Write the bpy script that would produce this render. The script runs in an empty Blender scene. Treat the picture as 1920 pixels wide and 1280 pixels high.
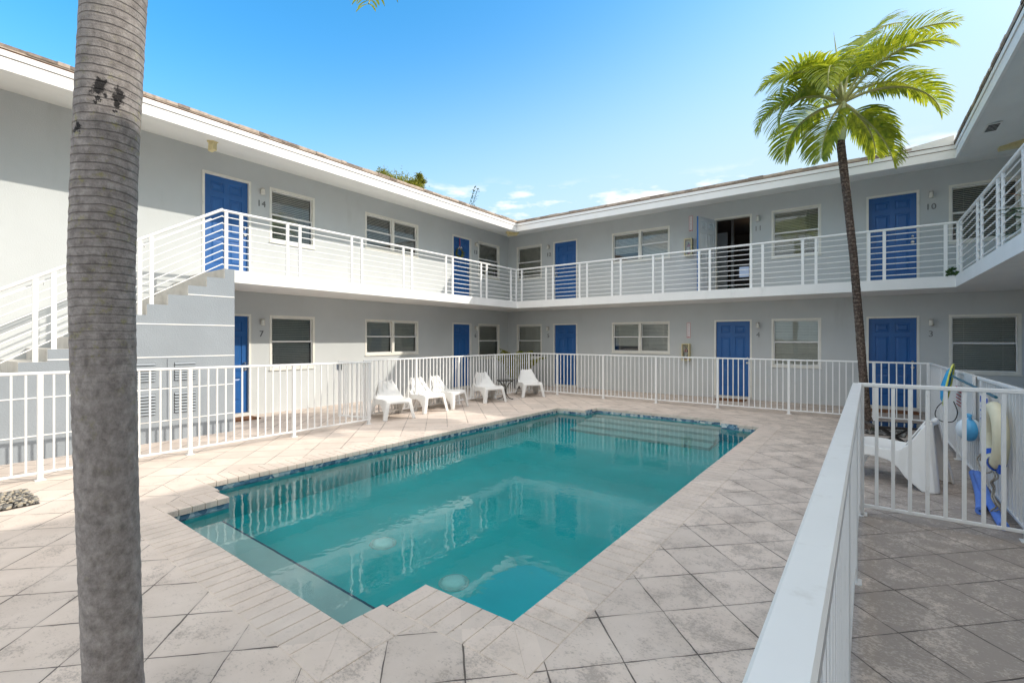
import bpy, bmesh, math, random
from mathutils import Vector, Matrix
R = math.radians
sc = bpy.context.scene
COL = sc.collection
# ------------------------------------------------------------------ camera
YAW, F_PX, V0, H = 0.6358, 879.32, 635.7, 1.609
cam_d = bpy.data.cameras.new('camera'); cam = bpy.data.objects.new('camera', cam_d); COL.objects.link(cam)
cam_d.sensor_width = 36; cam_d.lens = F_PX/1920*36
cam_d.shift_y = -(640-V0)/1920
cam_d.clip_start = 0.05; cam_d.clip_end = 3000
cam.location = (0, 0, H); cam.rotation_euler = (R(90), 0, YAW)
sc.camera = cam
# ------------------------------------------------------------------ light
SUN = Vector((1.34, .826, 1)).normalized()
SUN_EL = math.asin(SUN.z); SUN_AZ = math.atan2(SUN.x, SUN.y)
SKY_STRENGTH, SUN_STRENGTH, EXPOSURE = 0.15, 2.0, 0.90
w = bpy.data.worlds.new('World'); sc.world = w; w.use_nodes = True
nt = w.node_tree; nt.nodes.clear()
out = nt.nodes.new('ShaderNodeOutputWorld'); bg = nt.nodes.new('ShaderNodeBackground')
sky = nt.nodes.new('ShaderNodeTexSky'); sky.sky_type = 'NISHITA'; sky.sun_disc = False
sky.sun_elevation = SUN_EL; sky.sun_rotation = SUN_AZ
sky.air_density = 1.0; sky.dust_density = 1.8; sky.ozone_density = 2.0; sky.altitude = 0
bg.inputs['Strength'].default_value = SKY_STRENGTH
tc = nt.nodes.new('ShaderNodeTexCoord')
mp = nt.nodes.new('ShaderNodeMapping'); mp.inputs['Scale'].default_value = (9, 9, 34)
mp.inputs['Location'].default_value = (1.7, .4, .9)
nz = nt.nodes.new('ShaderNodeTexNoise'); nz.inputs['Scale'].default_value = 1.0; nz.inputs['Detail'].default_value = 7; nz.inputs['Roughness'].default_value = .55
rp = nt.nodes.new('ShaderNodeValToRGB'); rp.color_ramp.elements[0].position = .50; rp.color_ramp.elements[1].position = .62
sx = nt.nodes.new('ShaderNodeSeparateXYZ')
mr = nt.nodes.new('ShaderNodeMapRange'); mr.interpolation_type = 'SMOOTHSTEP'
mr.inputs['From Min'].default_value = .33; mr.inputs['From Max'].default_value = .28
mul = nt.nodes.new('ShaderNodeMath'); mul.operation = 'MULTIPLY'
mix = nt.nodes.new('ShaderNodeMix'); mix.data_type = 'RGBA'
mix.inputs['B'].default_value = (4.3, 4.3, 4.3, 1)
L = nt.links.new
L(tc.outputs['Generated'], mp.inputs['Vector']); L(mp.outputs[0], nz.inputs['Vector']); L(nz.outputs['Fac'], rp.inputs[0])
L(tc.outputs['Generated'], sx.inputs[0]); L(sx.outputs['Z'], mr.inputs['Value'])
L(rp.outputs[0], mul.inputs[0]); L(mr.outputs[0], mul.inputs[1])
# clear saturated blue in front, unseen bright cloud added overhead and behind to lift shade
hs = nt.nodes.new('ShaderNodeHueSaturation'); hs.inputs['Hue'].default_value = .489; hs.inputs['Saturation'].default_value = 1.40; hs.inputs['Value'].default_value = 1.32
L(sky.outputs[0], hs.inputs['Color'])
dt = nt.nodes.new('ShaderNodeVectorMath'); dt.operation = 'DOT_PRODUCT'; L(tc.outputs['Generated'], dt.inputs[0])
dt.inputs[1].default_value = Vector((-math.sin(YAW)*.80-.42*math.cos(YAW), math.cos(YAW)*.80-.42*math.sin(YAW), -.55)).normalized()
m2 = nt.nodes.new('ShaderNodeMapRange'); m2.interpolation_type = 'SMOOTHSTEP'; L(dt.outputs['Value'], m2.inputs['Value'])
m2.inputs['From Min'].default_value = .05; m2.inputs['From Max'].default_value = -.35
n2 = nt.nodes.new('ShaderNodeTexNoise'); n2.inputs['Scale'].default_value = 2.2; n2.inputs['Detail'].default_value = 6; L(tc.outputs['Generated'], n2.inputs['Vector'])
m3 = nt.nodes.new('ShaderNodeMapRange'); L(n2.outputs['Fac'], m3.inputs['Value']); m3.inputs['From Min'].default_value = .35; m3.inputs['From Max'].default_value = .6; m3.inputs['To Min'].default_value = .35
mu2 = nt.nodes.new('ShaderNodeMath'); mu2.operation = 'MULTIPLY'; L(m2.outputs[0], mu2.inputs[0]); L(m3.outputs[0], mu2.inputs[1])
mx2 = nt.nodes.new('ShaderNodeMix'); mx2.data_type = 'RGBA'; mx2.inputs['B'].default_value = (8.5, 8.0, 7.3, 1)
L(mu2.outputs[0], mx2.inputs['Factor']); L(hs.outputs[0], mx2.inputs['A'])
# pale haze low down, reaching higher towards the sun side
dz = nt.nodes.new('ShaderNodeVectorMath'); dz.operation = 'DOT_PRODUCT'; L(tc.outputs['Generated'], dz.inputs[0])
dz.inputs[1].default_value = Vector((-.22*math.cos(YAW), -.22*math.sin(YAW), 1.0))
m4 = nt.nodes.new('ShaderNodeMapRange'); m4.interpolation_type = 'SMOOTHERSTEP'; L(dz.outputs['Value'], m4.inputs['Value'])
m4.inputs['From Min'].default_value = .66; m4.inputs['From Max'].default_value = .06; m4.inputs['To Max'].default_value = 1.0
mx3 = nt.nodes.new('ShaderNodeMix'); mx3.data_type = 'RGBA'; mx3.inputs['B'].default_value = (2.5, 3.25, 3.75, 1)
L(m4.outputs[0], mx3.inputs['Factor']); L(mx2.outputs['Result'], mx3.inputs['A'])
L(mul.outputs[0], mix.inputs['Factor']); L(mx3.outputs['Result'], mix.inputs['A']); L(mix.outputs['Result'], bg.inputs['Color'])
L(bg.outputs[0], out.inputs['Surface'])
sd = bpy.data.lights.new('sun', 'SUN'); sd.energy = SUN_STRENGTH; sd.angle = R(.6); sd.color = (1, .93, .82)
so = bpy.data.objects.new('sun', sd); COL.objects.link(so)
so.rotation_euler = SUN.to_track_quat('Z', 'Y').to_euler(); so.location = (20, 12, 30)
vs = sc.view_settings; sc.display_settings.display_device = 'sRGB'
vs.view_transform = 'Standard'; vs.look = 'None'; vs.exposure = EXPOSURE; vs.gamma = 1
sc.cycles.max_bounces = 10; sc.cycles.transparent_max_bounces = 24; sc.cycles.diffuse_bounces = 5
sc.cycles.sample_clamp_indirect = 8

# ------------------------------------------------------------------ materials
def newmat(name):
    m = bpy.data.materials.new(name); m.use_nodes = True
    n = m.node_tree.nodes; b = n['Principled BSDF']; return m, m.node_tree, b
def coord(nt, world=True):
    if world:
        g = nt.nodes.new('ShaderNodeNewGeometry'); return g.outputs['Position']
    return nt.nodes.new('ShaderNodeTexCoord').outputs['Object']
def noise(nt, vec, scale, detail=4, rough=.55, stretch=None):
    if stretch:
        mp = nt.nodes.new('ShaderNodeMapping'); mp.inputs['Scale'].default_value = stretch
        nt.links.new(vec, mp.inputs['Vector']); vec = mp.outputs[0]
    n = nt.nodes.new('ShaderNodeTexNoise'); n.inputs['Scale'].default_value = scale
    n.inputs['Detail'].default_value = detail; n.inputs['Roughness'].default_value = rough
    nt.links.new(vec, n.inputs['Vector']); return n.outputs['Fac']
def ramp(nt, fac, stops):
    r = nt.nodes.new('ShaderNodeValToRGB'); e = r.color_ramp.elements
    while len(e) < len(stops): e.new(.5)
    for k, (p, c) in enumerate(stops):
        e[k].position = p; e[k].color = tuple(c)+(1,) if len(c) == 3 else c
    nt.links.new(fac, r.inputs[0]); return r.outputs[0]
def vramp(nt, fac, a, b, lo=0., hi=1.):
    m = nt.nodes.new('ShaderNodeMapRange'); m.interpolation_type = 'SMOOTHSTEP'
    for k, v in zip(('From Min', 'From Max', 'To Min', 'To Max'), (a, b, lo, hi)): m.inputs[k].default_value = v
    nt.links.new(fac, m.inputs['Value']); return m.outputs[0]
def math_(nt, op, a, b=None, c=None):
    m = nt.nodes.new('ShaderNodeMath'); m.operation = op
    for k, v in enumerate((a, b, c)):
        if v is None: continue
        if isinstance(v, (int, float)): m.inputs[k].default_value = v
        else: nt.links.new(v, m.inputs[k])
    return m.outputs[0]
def mixc(nt, fac, a, b, blend='MIX'):
    m = nt.nodes.new('ShaderNodeMix'); m.data_type = 'RGBA'; m.blend_type = blend
    for k, v in (('Factor', fac), ('A', a), ('B', b)):
        if isinstance(v, (int, float)): m.inputs[k].default_value = v
        elif isinstance(v, tuple): m.inputs[k].default_value = tuple(v)+(1,)*(4-len(v))
        else: nt.links.new(v, m.inputs[k])
    return m.outputs['Result']
def bump(nt, b, h, strength, dist):
    n = nt.nodes.new('ShaderNodeBump'); n.inputs['Strength'].default_value = strength; n.inputs['Distance'].default_value = dist
    nt.links.new(h, n.inputs['Height']); nt.links.new(n.outputs[0], b.inputs['Normal'])
def painted(name, col, rough=.5, var=.08, scale=3, bscale=0, bstr=.3, bdist=.002, world=True, metal=0, spec=None, grime=None):
    m, nt, b = newmat(name); v = coord(nt, world)
    f = noise(nt, v, scale, 5)
    d = tuple(c*(1-var) for c in col); l = tuple(min(1, c*(1+var)) for c in col)
    c = ramp(nt, f, [(.3, d), (.7, l)])
    if grime:
        g = vramp(nt, noise(nt, v, grime[1], 6, .65, grime[3] if len(grime) > 3 else None), .56, .78)
        c = mixc(nt, math_(nt, 'MULTIPLY', g, grime[2]), c, grime[0])
    nt.links.new(c, b.inputs['Base Color'])
    b.inputs['Roughness'].default_value = rough; b.inputs['Metallic'].default_value = metal
    if spec is not None: b.inputs['Specular IOR Level'].default_value = spec
    if bscale: bump(nt, b, noise(nt, v, bscale, 6, .6), bstr, bdist)
    return m
M = {}
M['stucco'] = painted('stucco_grey', (.56, .58, .58), .9, .05, .9, 60, .7, .004, grime=((.42, .42, .40), 1.3, .42, (1, 1, .25)))
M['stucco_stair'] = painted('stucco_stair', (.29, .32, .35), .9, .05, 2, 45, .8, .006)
M['concrete'] = painted('painted_concrete', (.62, .60, .56), .85, .08, 5, 70, .4, .003, grime=((.33, .31, .28), 4, .45))
M['white'] = painted('white_trim', (.82, .81, .79), .5, .03, 2, 30, .1, .001, grime=((.55, .52, .47), 2.2, .22, (1, 1, 3)))
M['slab'] = painted('white_slab', (.84, .83, .81), .7, .03, 2, 50, .3, .002, grime=((.5, .48, .45), 2.5, .3, (1, 1, .3)))
M['soffit'] = painted('soffit_paint', (.80, .79, .76), .8, .04, 1.2, 40, .3, .002)
M['cream'] = painted('cream_trim', (.79, .77, .70), .5, .05, 4, grime=((.45, .40, .30), 6, .3))
M['rail'] = painted('white_rail', (.84, .84, .83), .35, .02, 3, grime=((.5, .47, .42), 9, .2))
M['fence'] = painted('white_fence', (.80, .80, .79), .35, .03, 3, 120, .05, .001, grime=((.42, .38, .33), 14, .3))
M['blue'] = painted('blue_door_paint', (.014, .105, .33), .38, .10, 2, 90, .08, .001)
M['doorwhite'] = painted('door_inside', (.62, .66, .70), .5, .03)
M['metal'] = painted('satin_metal', (.55, .53, .50), .3, .05, 20, metal=1)
M['number'] = painted('number_metal', (.20, .20, .20), .4, .1, 20, metal=.6)
M['darkmetal'] = painted('dark_metal', (.03, .025, .022), .45, .2, 30)
M['blind'] = painted('blind_slat', (.86, .84, .77), .6, .04, 6)
M['dark'] = painted('dark_interior', (.05, .05, .05), .9, .2, 2)
M['room'] = painted('room_wall', (.30, .29, .28), .9, .05, 2)
M['roomfloor'] = painted('room_floor', (.12, .11, .10), .6, .2, 4)
M['roof'] = painted('roof_gravel', (.30, .235, .19), .95, .35, 14, 80, 1, .012, grime=((.06, .05, .04), 9, .8))
M['roofedge'] = painted('roof_edge', (.50, .40, .32), .9, .2, 12, 60, .6, .01, grime=((.07, .045, .03), 5, .85))
M['rust'] = painted('rust_edge', (.30, .15, .08), .9, .4, 16)
M['plastic'] = painted('white_plastic', (.77, .76, .735), .35, .015, 6, 40, .05, .001, world=False)
M['yellow'] = painted('aged_yellow_plastic', (.70, .60, .33), .5, .12, 18, world=False)
M['lampwhite'] = painted('lamp_glass', (.75, .73, .66), .3, .04, 30, world=False)
M['lampmetal'] = painted('lamp_metal', (.50, .47, .42), .4, .1, 30, world=False)
M['red'] = painted('red_print', (.45, .03, .05), .5, .05)
M['signwhite'] = painted('sign_white', (.80, .78, .78), .5, .03)
M['mat'] = painted('coir_mat', (.20, .085, .035), 1, .35, 30, 300, 1, .01)
M['noodle'] = painted('blue_foam', (.11, .24, .70), .7, .08, 20, 200, .3, .002, world=False)
M['noodlein'] = painted('blue_foam_hole', (.03, .07, .25), .9, .1, 20)
M['ring'] = painted('cream_ring', (.76, .70, .50), .55, .07, 9, 50, .2, .002, world=False, grime=((.45, .33, .14), 7, .4))
M['bluestrap'] = painted('blue_strap', (.01, .09, .50), .6, .1, 20)
M['rope'] = painted('rope', (.36, .33, .28), .9, .2, 80)
M['teal'] = painted('teal_pole', (.02, .13, .20), .4, .1, 10)
M['netblue'] = painted('blue_net', (.03, .32, .62), .55, .12, 20, world=False)
M['netyellow'] = painted('yellow_frame', (.70, .72, .15), .5, .08, 20, world=False)
M['ballblue'] = painted('ball_blue', (.10, .42, .70), .35, .08, 10, world=False)
M['ballwhite'] = painted('ball_white', (.75, .82, .85), .35, .05, 10, world=False)
M['drain'] = painted('drain_plastic', (.90, .95, .92), .4, .05, 20)
M['terracotta'] = painted('dark_pot', (.05, .045, .04), .7, .2, 10)
M['earth'] = painted('earth', (.12, .10, .07), .95, .3, .4)
M['soil'] = painted('soil', (.05, .04, .03), 1, .3, 20, 60, 1, .02)

# glass
def glassmat(name, tint, k=.9):
    m, nt, b = newmat(name); nt.nodes.remove(b)
    o = nt.nodes['Material Output']; fr = nt.nodes.new('ShaderNodeFresnel'); fr.inputs['IOR'].default_value = 1.9
    g = nt.nodes.new('ShaderNodeBsdfGlossy'); g.inputs['Roughness'].default_value = .015; g.inputs['Color'].default_value = (k, k, k, 1)
    t = nt.nodes.new('ShaderNodeBsdfTransparent'); t.inputs['Color'].default_value = tint+(1,)
    mx = nt.nodes.new('ShaderNodeMixShader')
    bp = nt.nodes.new('ShaderNodeBump'); bp.inputs['Strength'].default_value = .25; bp.inputs['Distance'].default_value = .004
    nt.links.new(noise(nt, coord(nt), 2.2, 2), bp.inputs['Height']); nt.links.new(bp.outputs[0], g.inputs['Normal'])
    nt.links.new(fr.outputs[0], mx.inputs[0]); nt.links.new(t.outputs[0], mx.inputs[1]); nt.links.new(g.outputs[0], mx.inputs[2])
    nt.links.new(mx.outputs[0], o.inputs['Surface']); return m
M['glass'] = glassmat('window_glass', (.90, .92, .90))
M['tableglass'] = glassmat('table_glass', (.55, .75, .85))

def deckmat(nm='stamped_deck', joints=True):
    m, nt, b = newmat(nm); v = coord(nt)
    s = nt.nodes.new('ShaderNodeSeparateXYZ'); nt.links.new(v, s.inputs[0]); X, Y = s.outputs['X'], s.outputs['Y']
    q = math.sqrt(.5)
    P = math_(nt, 'MULTIPLY', math_(nt, 'ADD', X, Y), q); Q = math_(nt, 'MULTIPLY', math_(nt, 'SUBTRACT', Y, X), q)
    wob = math_(nt, 'MULTIPLY', math_(nt, 'SUBTRACT', noise(nt, v, 6, 3), .5), .012)
    def cell(c, off, size):
        t = math_(nt, 'DIVIDE', math_(nt, 'ADD', math_(nt, 'SUBTRACT', c, off), wob), size)
        fl = math_(nt, 'FLOOR', t); fr = math_(nt, 'SUBTRACT', t, fl)
        d = math_(nt, 'MULTIPLY', math_(nt, 'SUBTRACT', .5, math_(nt, 'ABSOLUTE', math_(nt, 'SUBTRACT', fr, .5))), size)
        return fl, d
    fp, dp = cell(P, .112-.395*40, .395); fq, dq = cell(Q, 2.228-.385*40, .385)
    d = math_(nt, 'MINIMUM', dp, dq)
    wv = noise(nt, v, 3.5, 4); wid = math_(nt, 'MULTIPLY_ADD', wv, .015, -.0055)
    joint = math_(nt, 'SUBTRACT', 1, vramp(nt, math_(nt, 'SUBTRACT', d, wid), -.0012, .0028))
    groove_shade = math_(nt, 'SUBTRACT', 1, vramp(nt, d, .0, .03))
    # per tile tone
    cx = nt.nodes.new('ShaderNodeCombineXYZ'); nt.links.new(fp, cx.inputs[0]); nt.links.new(fq, cx.inputs[1])
    wn = nt.nodes.new('ShaderNodeTexWhiteNoise'); wn.noise_dimensions = '3D'; nt.links.new(cx.outputs[0], wn.inputs['Vector'])
    tone = wn.outputs['Value']
    base = ramp(nt, noise(nt, v, 1.6, 5, .6), [(.3, (.58, .495, .43)), (.7, (.70, .61, .54))])
    base = mixc(nt, .8, base, ramp(nt, tone, [(0, (.88, .88, .88)), (1, (1.06, 1.05, 1.04))]), 'MULTIPLY')
    # weathering: stronger towards the shaded walk on the right
    pits = math_(nt, 'ADD', math_(nt, 'MULTIPLY', noise(nt, v, 46, 6, .8, (1, 1.5, 1)), .72), math_(nt, 'MULTIPLY', noise(nt, v, 15, 5, .7, (1.5, 1, 1)), .28))
    patch = noise(nt, v, 4.2, 5, .65)
    area = math_(nt, 'ADD', vramp(nt, X, -2.2, .6, .0, .15), vramp(nt, X, -.25, .2, 0, .12))
    area2 = vramp(nt, X, -5.5, -6.5, 0, .07)
    area = math_(nt, 'SUBTRACT', area, area2)
    thr = math_(nt, 'ADD', math_(nt, 'ADD', patch, area), math_(nt, 'MULTIPLY', tone, .06))
    pm = math_(nt, 'ADD', pits, math_(nt, 'MULTIPLY', thr, .42))
    dirt = vramp(nt, pm, .755, .835)
    base = mixc(nt, math_(nt, 'MULTIPLY', dirt, math_(nt, 'MULTIPLY_ADD', vramp(nt, X, -.5, .3), .22, .44 if joints else .22)), base, (.19, .16, .14))
    wash = vramp(nt, math_(nt, 'ADD', patch, area), .50, .80)
    base = mixc(nt, math_(nt, 'MULTIPLY', wash, .42 if joints else .2), base, (.34, .295, .26))
    # streaks on the strip before the rear fence
    far = vramp(nt, Y, 8.6, 10.8); st = vramp(nt, noise(nt, v, 5, 6, .7, (.35, 3.2, 1)), .5, .68)
    right = vramp(nt, X, -5.2, -3.0)
    base = mixc(nt, math_(nt, 'MULTIPLY', math_(nt, 'MULTIPLY', far, right), math_(nt, 'MULTIPLY', st, .5)), base, (.22, .17, .15))
    base = mixc(nt, math_(nt, 'MULTIPLY', groove_shade, .10 if joints else 0), base, (.2, .18, .16))  # soft groove shading beside the joints, put into the colour
    base = mixc(nt, math_(nt, 'MULTIPLY', joint, .88 if joints else 0), base, (.045, .035, .03))
    nt.links.new(base, b.inputs['Base Color']); b.inputs['Roughness'].default_value = .78
    hgt = math_(nt, 'SUBTRACT', math_(nt, 'MULTIPLY', pits, .35), math_(nt, 'MULTIPLY', joint, 1.2 if joints else 0))
    hgt = math_(nt, 'SUBTRACT', hgt, math_(nt, 'MULTIPLY', dirt, .15))
    bump(nt, b, hgt, .55, .006); return m
M['deck'] = deckmat()
M['coping'] = deckmat('coping_stone', False)

def tileband():
    m, nt, b = newmat('waterline_mosaic'); v = coord(nt)
    vo = nt.nodes.new('ShaderNodeTexVoronoi'); vo.inputs['Scale'].default_value = 17; nt.links.new(v, vo.inputs['Vector'])
    f = nt.nodes.new('ShaderNodeSeparateColor'); nt.links.new(vo.outputs['Color'], f.inputs[0])
    c = ramp(nt, f.outputs[0], [(0, (.05, .11, .19)), (.35, (.11, .22, .33)), (.6, (.28, .40, .48)), (1, (.60, .64, .62))])
    nt.links.new(c, b.inputs['Base Color']); b.inputs['Roughness'].default_value = .25; return m
M['mosaic'] = tileband()
M['plaster'] = painted('pool_plaster', (.045, .60, .62), .8, .09, 1.4, 30, .2, .003)
M['plaster_shallow'] = painted('pool_bench_plaster', (.47, .63, .62), .8, .08, 2.4, 30, .2, .003)
M['bluetrim'] = painted('pool_step_trim', (.02, .09, .17), .5, .15, 12)

def watermat():
    m, nt, b = newmat('pool_water_surface'); nt.nodes.remove(b)
    o = nt.nodes['Material Output']; v = coord(nt)
    n1 = noise(nt, v, 2.2, 2, .5); n2 = noise(nt, v, 6.5, 2, .5); n3 = noise(nt, v, 26, 2, .5)
    calm = vramp(nt, noise(nt, v, .55, 2, .5), .46, .62, .10, 1.0)
    h = math_(nt, 'ADD', math_(nt, 'ADD', math_(nt, 'MULTIPLY', n1, .6), math_(nt, 'MULTIPLY', n2, .30)), math_(nt, 'MULTIPLY', math_(nt, 'MULTIPLY', n3, calm), .16))
    bp = nt.nodes.new('ShaderNodeBump'); bp.inputs['Strength'].default_value = .55; bp.inputs['Distance'].default_value = .0065
    nt.links.new(h, bp.inputs['Height'])
    fr = nt.nodes.new('ShaderNodeFresnel'); fr.inputs['IOR'].default_value = 1.46; nt.links.new(bp.outputs[0], fr.inputs['Normal'])
    g = nt.nodes.new('ShaderNodeBsdfGlossy'); g.inputs['Roughness'].default_value = .01; nt.links.new(bp.outputs[0], g.inputs['Normal'])
    t = nt.nodes.new('ShaderNodeBsdfRefraction'); t.inputs['IOR'].default_value = 1.33; t.inputs['Roughness'].default_value = 0; nt.links.new(bp.outputs[0], t.inputs['Normal'])
    mx = nt.nodes.new('ShaderNodeMixShader')
    nt.links.new(fr.outputs[0], mx.inputs[0]); nt.links.new(t.outputs[0], mx.inputs[1]); nt.links.new(g.outputs[0], mx.inputs[2])
    nt.links.new(mx.outputs[0], o.inputs['Surface'])
    va = nt.nodes.new('ShaderNodeVolumeAbsorption'); va.inputs['Color'].default_value = (.04, .84, .86, 1); va.inputs['Density'].default_value = .42
    nt.links.new(va.outputs[0], o.inputs['Volume']); return m
M['water'] = watermat()

def barkmat(name, ring, a, bcol, dark, green, gscale, vert=1.):
    m, nt, b = newmat(name); v = coord(nt, False)
    n1 = noise(nt, v, 5, 6, .65); n2 = noise(nt, v, 26, 7, .75, (1, 1, vert)); n3 = noise(nt, v, 3.2, 3, .6)
    s = nt.nodes.new('ShaderNodeSeparateXYZ'); nt.links.new(v, s.inputs[0])
    z = math_(nt, 'ADD', math_(nt, 'MULTIPLY', s.outputs['Z'], ring), math_(nt, 'MULTIPLY', n3, 3.4 if ring < 150 else 9.))
    rg = vramp(nt, math_(nt, 'SINE', z), .3 if ring < 150 else .55, .98)
    fine = noise(nt, v, 7, 6, .75, (1, 1, 18))
    c = ramp(nt, n2, [(.34, dark), (.5, a), (.68, bcol)])
    hi = vramp(nt, s.outputs['Z'], 1.3, 2.1)
    ringf = math_(nt, 'MULTIPLY', rg, math_(nt, 'MULTIPLY_ADD', hi, .50, .03))
    c = mixc(nt, ringf, c, dark)
    c = mixc(nt, math_(nt, 'MULTIPLY', vramp(nt, fine, .5, .72), math_(nt, 'MULTIPLY_ADD', hi, .5, .2)), c, dark)
    if green:
        gm = vramp(nt, noise(nt, v, gscale, 7, .75), .54, .68)
        band = math_(nt, 'MULTIPLY', vramp(nt, s.outputs['Z'], 1.0, 1.7), vramp(nt, s.outputs['Z'], 3.0, 2.3))
        c = mixc(nt, math_(nt, 'MULTIPLY', gm, math_(nt, 'MULTIPLY_ADD', band, .6, .12)), c, green)
        # black sooty scars
        jit = math_(nt, 'MULTIPLY', math_(nt, 'SUBTRACT', noise(nt, v, 30, 5, .75), .5), .11)
        for (cx, cy, cz, rad) in ((.078, -.068, 2.605, .020), (.098, -.008, 2.590, .019), (.09, .034, 2.60, .006), (.076, -.068, 2.565, .008), (.096, -.010, 2.548, .009), (.012, -.114, 2.45, .012)):
            mp = nt.nodes.new('ShaderNodeMapping'); mp.vector_type = 'POINT'; mp.inputs['Location'].default_value = (-cx, -cy, -cz*.7); mp.inputs['Scale'].default_value = (1, 1, .7)
            nt.links.new(v, mp.inputs['Vector'])
            g = nt.nodes.new('ShaderNodeVectorMath'); g.operation = 'LENGTH'; nt.links.new(mp.outputs[0], g.inputs[0])
            c = mixc(nt, math_(nt, 'SUBTRACT', .95, vramp(nt, math_(nt, 'ADD', g.outputs['Value'], jit), rad*.8, rad*1.5, 0, .95)), c, (.008, .007, .008))
    nt.links.new(c, b.inputs['Base Color']); b.inputs['Roughness'].default_value = .95
    h = math_(nt, 'SUBTRACT', math_(nt, 'MULTIPLY', n2, .7), math_(nt, 'MULTIPLY', ringf, .9))
    bump(nt, b, h, .9, .012); return m
M['bark'] = barkmat('palm_bark', 190, (.275, .25, .238), (.40, .37, .35), (.165, .148, .14), (.27, .26, .08), 22, .8)
M['bark_small'] = barkmat('young_palm_bark', 95, (.10, .07, .055), (.30, .24, .19), (.025, .015, .012), None, 10)
M['bark_tree'] = painted('tree_bark', (.10, .075, .05), .95, .3, 6)
M['crownshaft'] = painted('crownshaft', (.42, .47, .24), .5, .18, 8, world=False)

def leafmat(name, dark, light, tr=.45, scale=2.5):
    m, nt, b = newmat(name); nt.nodes.remove(b); o = nt.nodes['Material Output']
    c = ramp(nt, noise(nt, coord(nt), scale, 5, .7), [(.35, dark), (.62, light)])
    d = nt.nodes.new('ShaderNodeBsdfPrincipled'); d.inputs['Roughness'].default_value = .42
    nt.links.new(c, d.inputs['Base Color'])
    t = nt.nodes.new('ShaderNodeBsdfTranslucent'); nt.links.new(mixc(nt, 1, c, (1.5, 1.35, .6), 'MULTIPLY'), t.inputs['Color'])
    mx = nt.nodes.new('ShaderNodeMixShader'); mx.inputs[0].default_value = tr
    nt.links.new(d.outputs[0], mx.inputs[1]); nt.links.new(t.outputs[0], mx.inputs[2]); nt.links.new(mx.outputs[0], o.inputs['Surface']); return m
M['palmleaf'] = leafmat('palm_leaf', (.12, .20, .025), (.40, .46, .06), .5, 7)
M['rachis'] = leafmat('palm_rachis', (.28, .32, .10), (.42, .40, .16), .1)
M['treeleaf'] = leafmat('tree_leaf', (.09, .14, .03), (.36, .35, .07), .4)
M['plantleaf'] = leafmat('plant_leaf', (.12, .16, .03), (.33, .32, .07), .35, 6)
M['darkleaf'] = leafmat('dark_leaf', (.012, .02, .010), (.03, .045, .02), .15, 6)
M['greenleaf'] = leafmat('green_leaf', (.02, .06, .015), (.06, .13, .03), .25, 6)
M['flower'] = painted('orange_bract', (.55, .16, .03), .6, .3, 20)
def emit(name, col, s):
    m, nt, b = newmat(name); b.inputs['Emission Color'].default_value = col+(1,); b.inputs['Emission Strength'].default_value = s
    b.inputs['Base Color'].default_value = col+(1,); return m
M['glow'] = emit('lamp_glow', (1, .62, .3), 1.6)
M['glowpicture'] = emit('glowing_picture', (.5, .65, .9), .25)  # wall picture given its own glow, no lamp behind it

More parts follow.
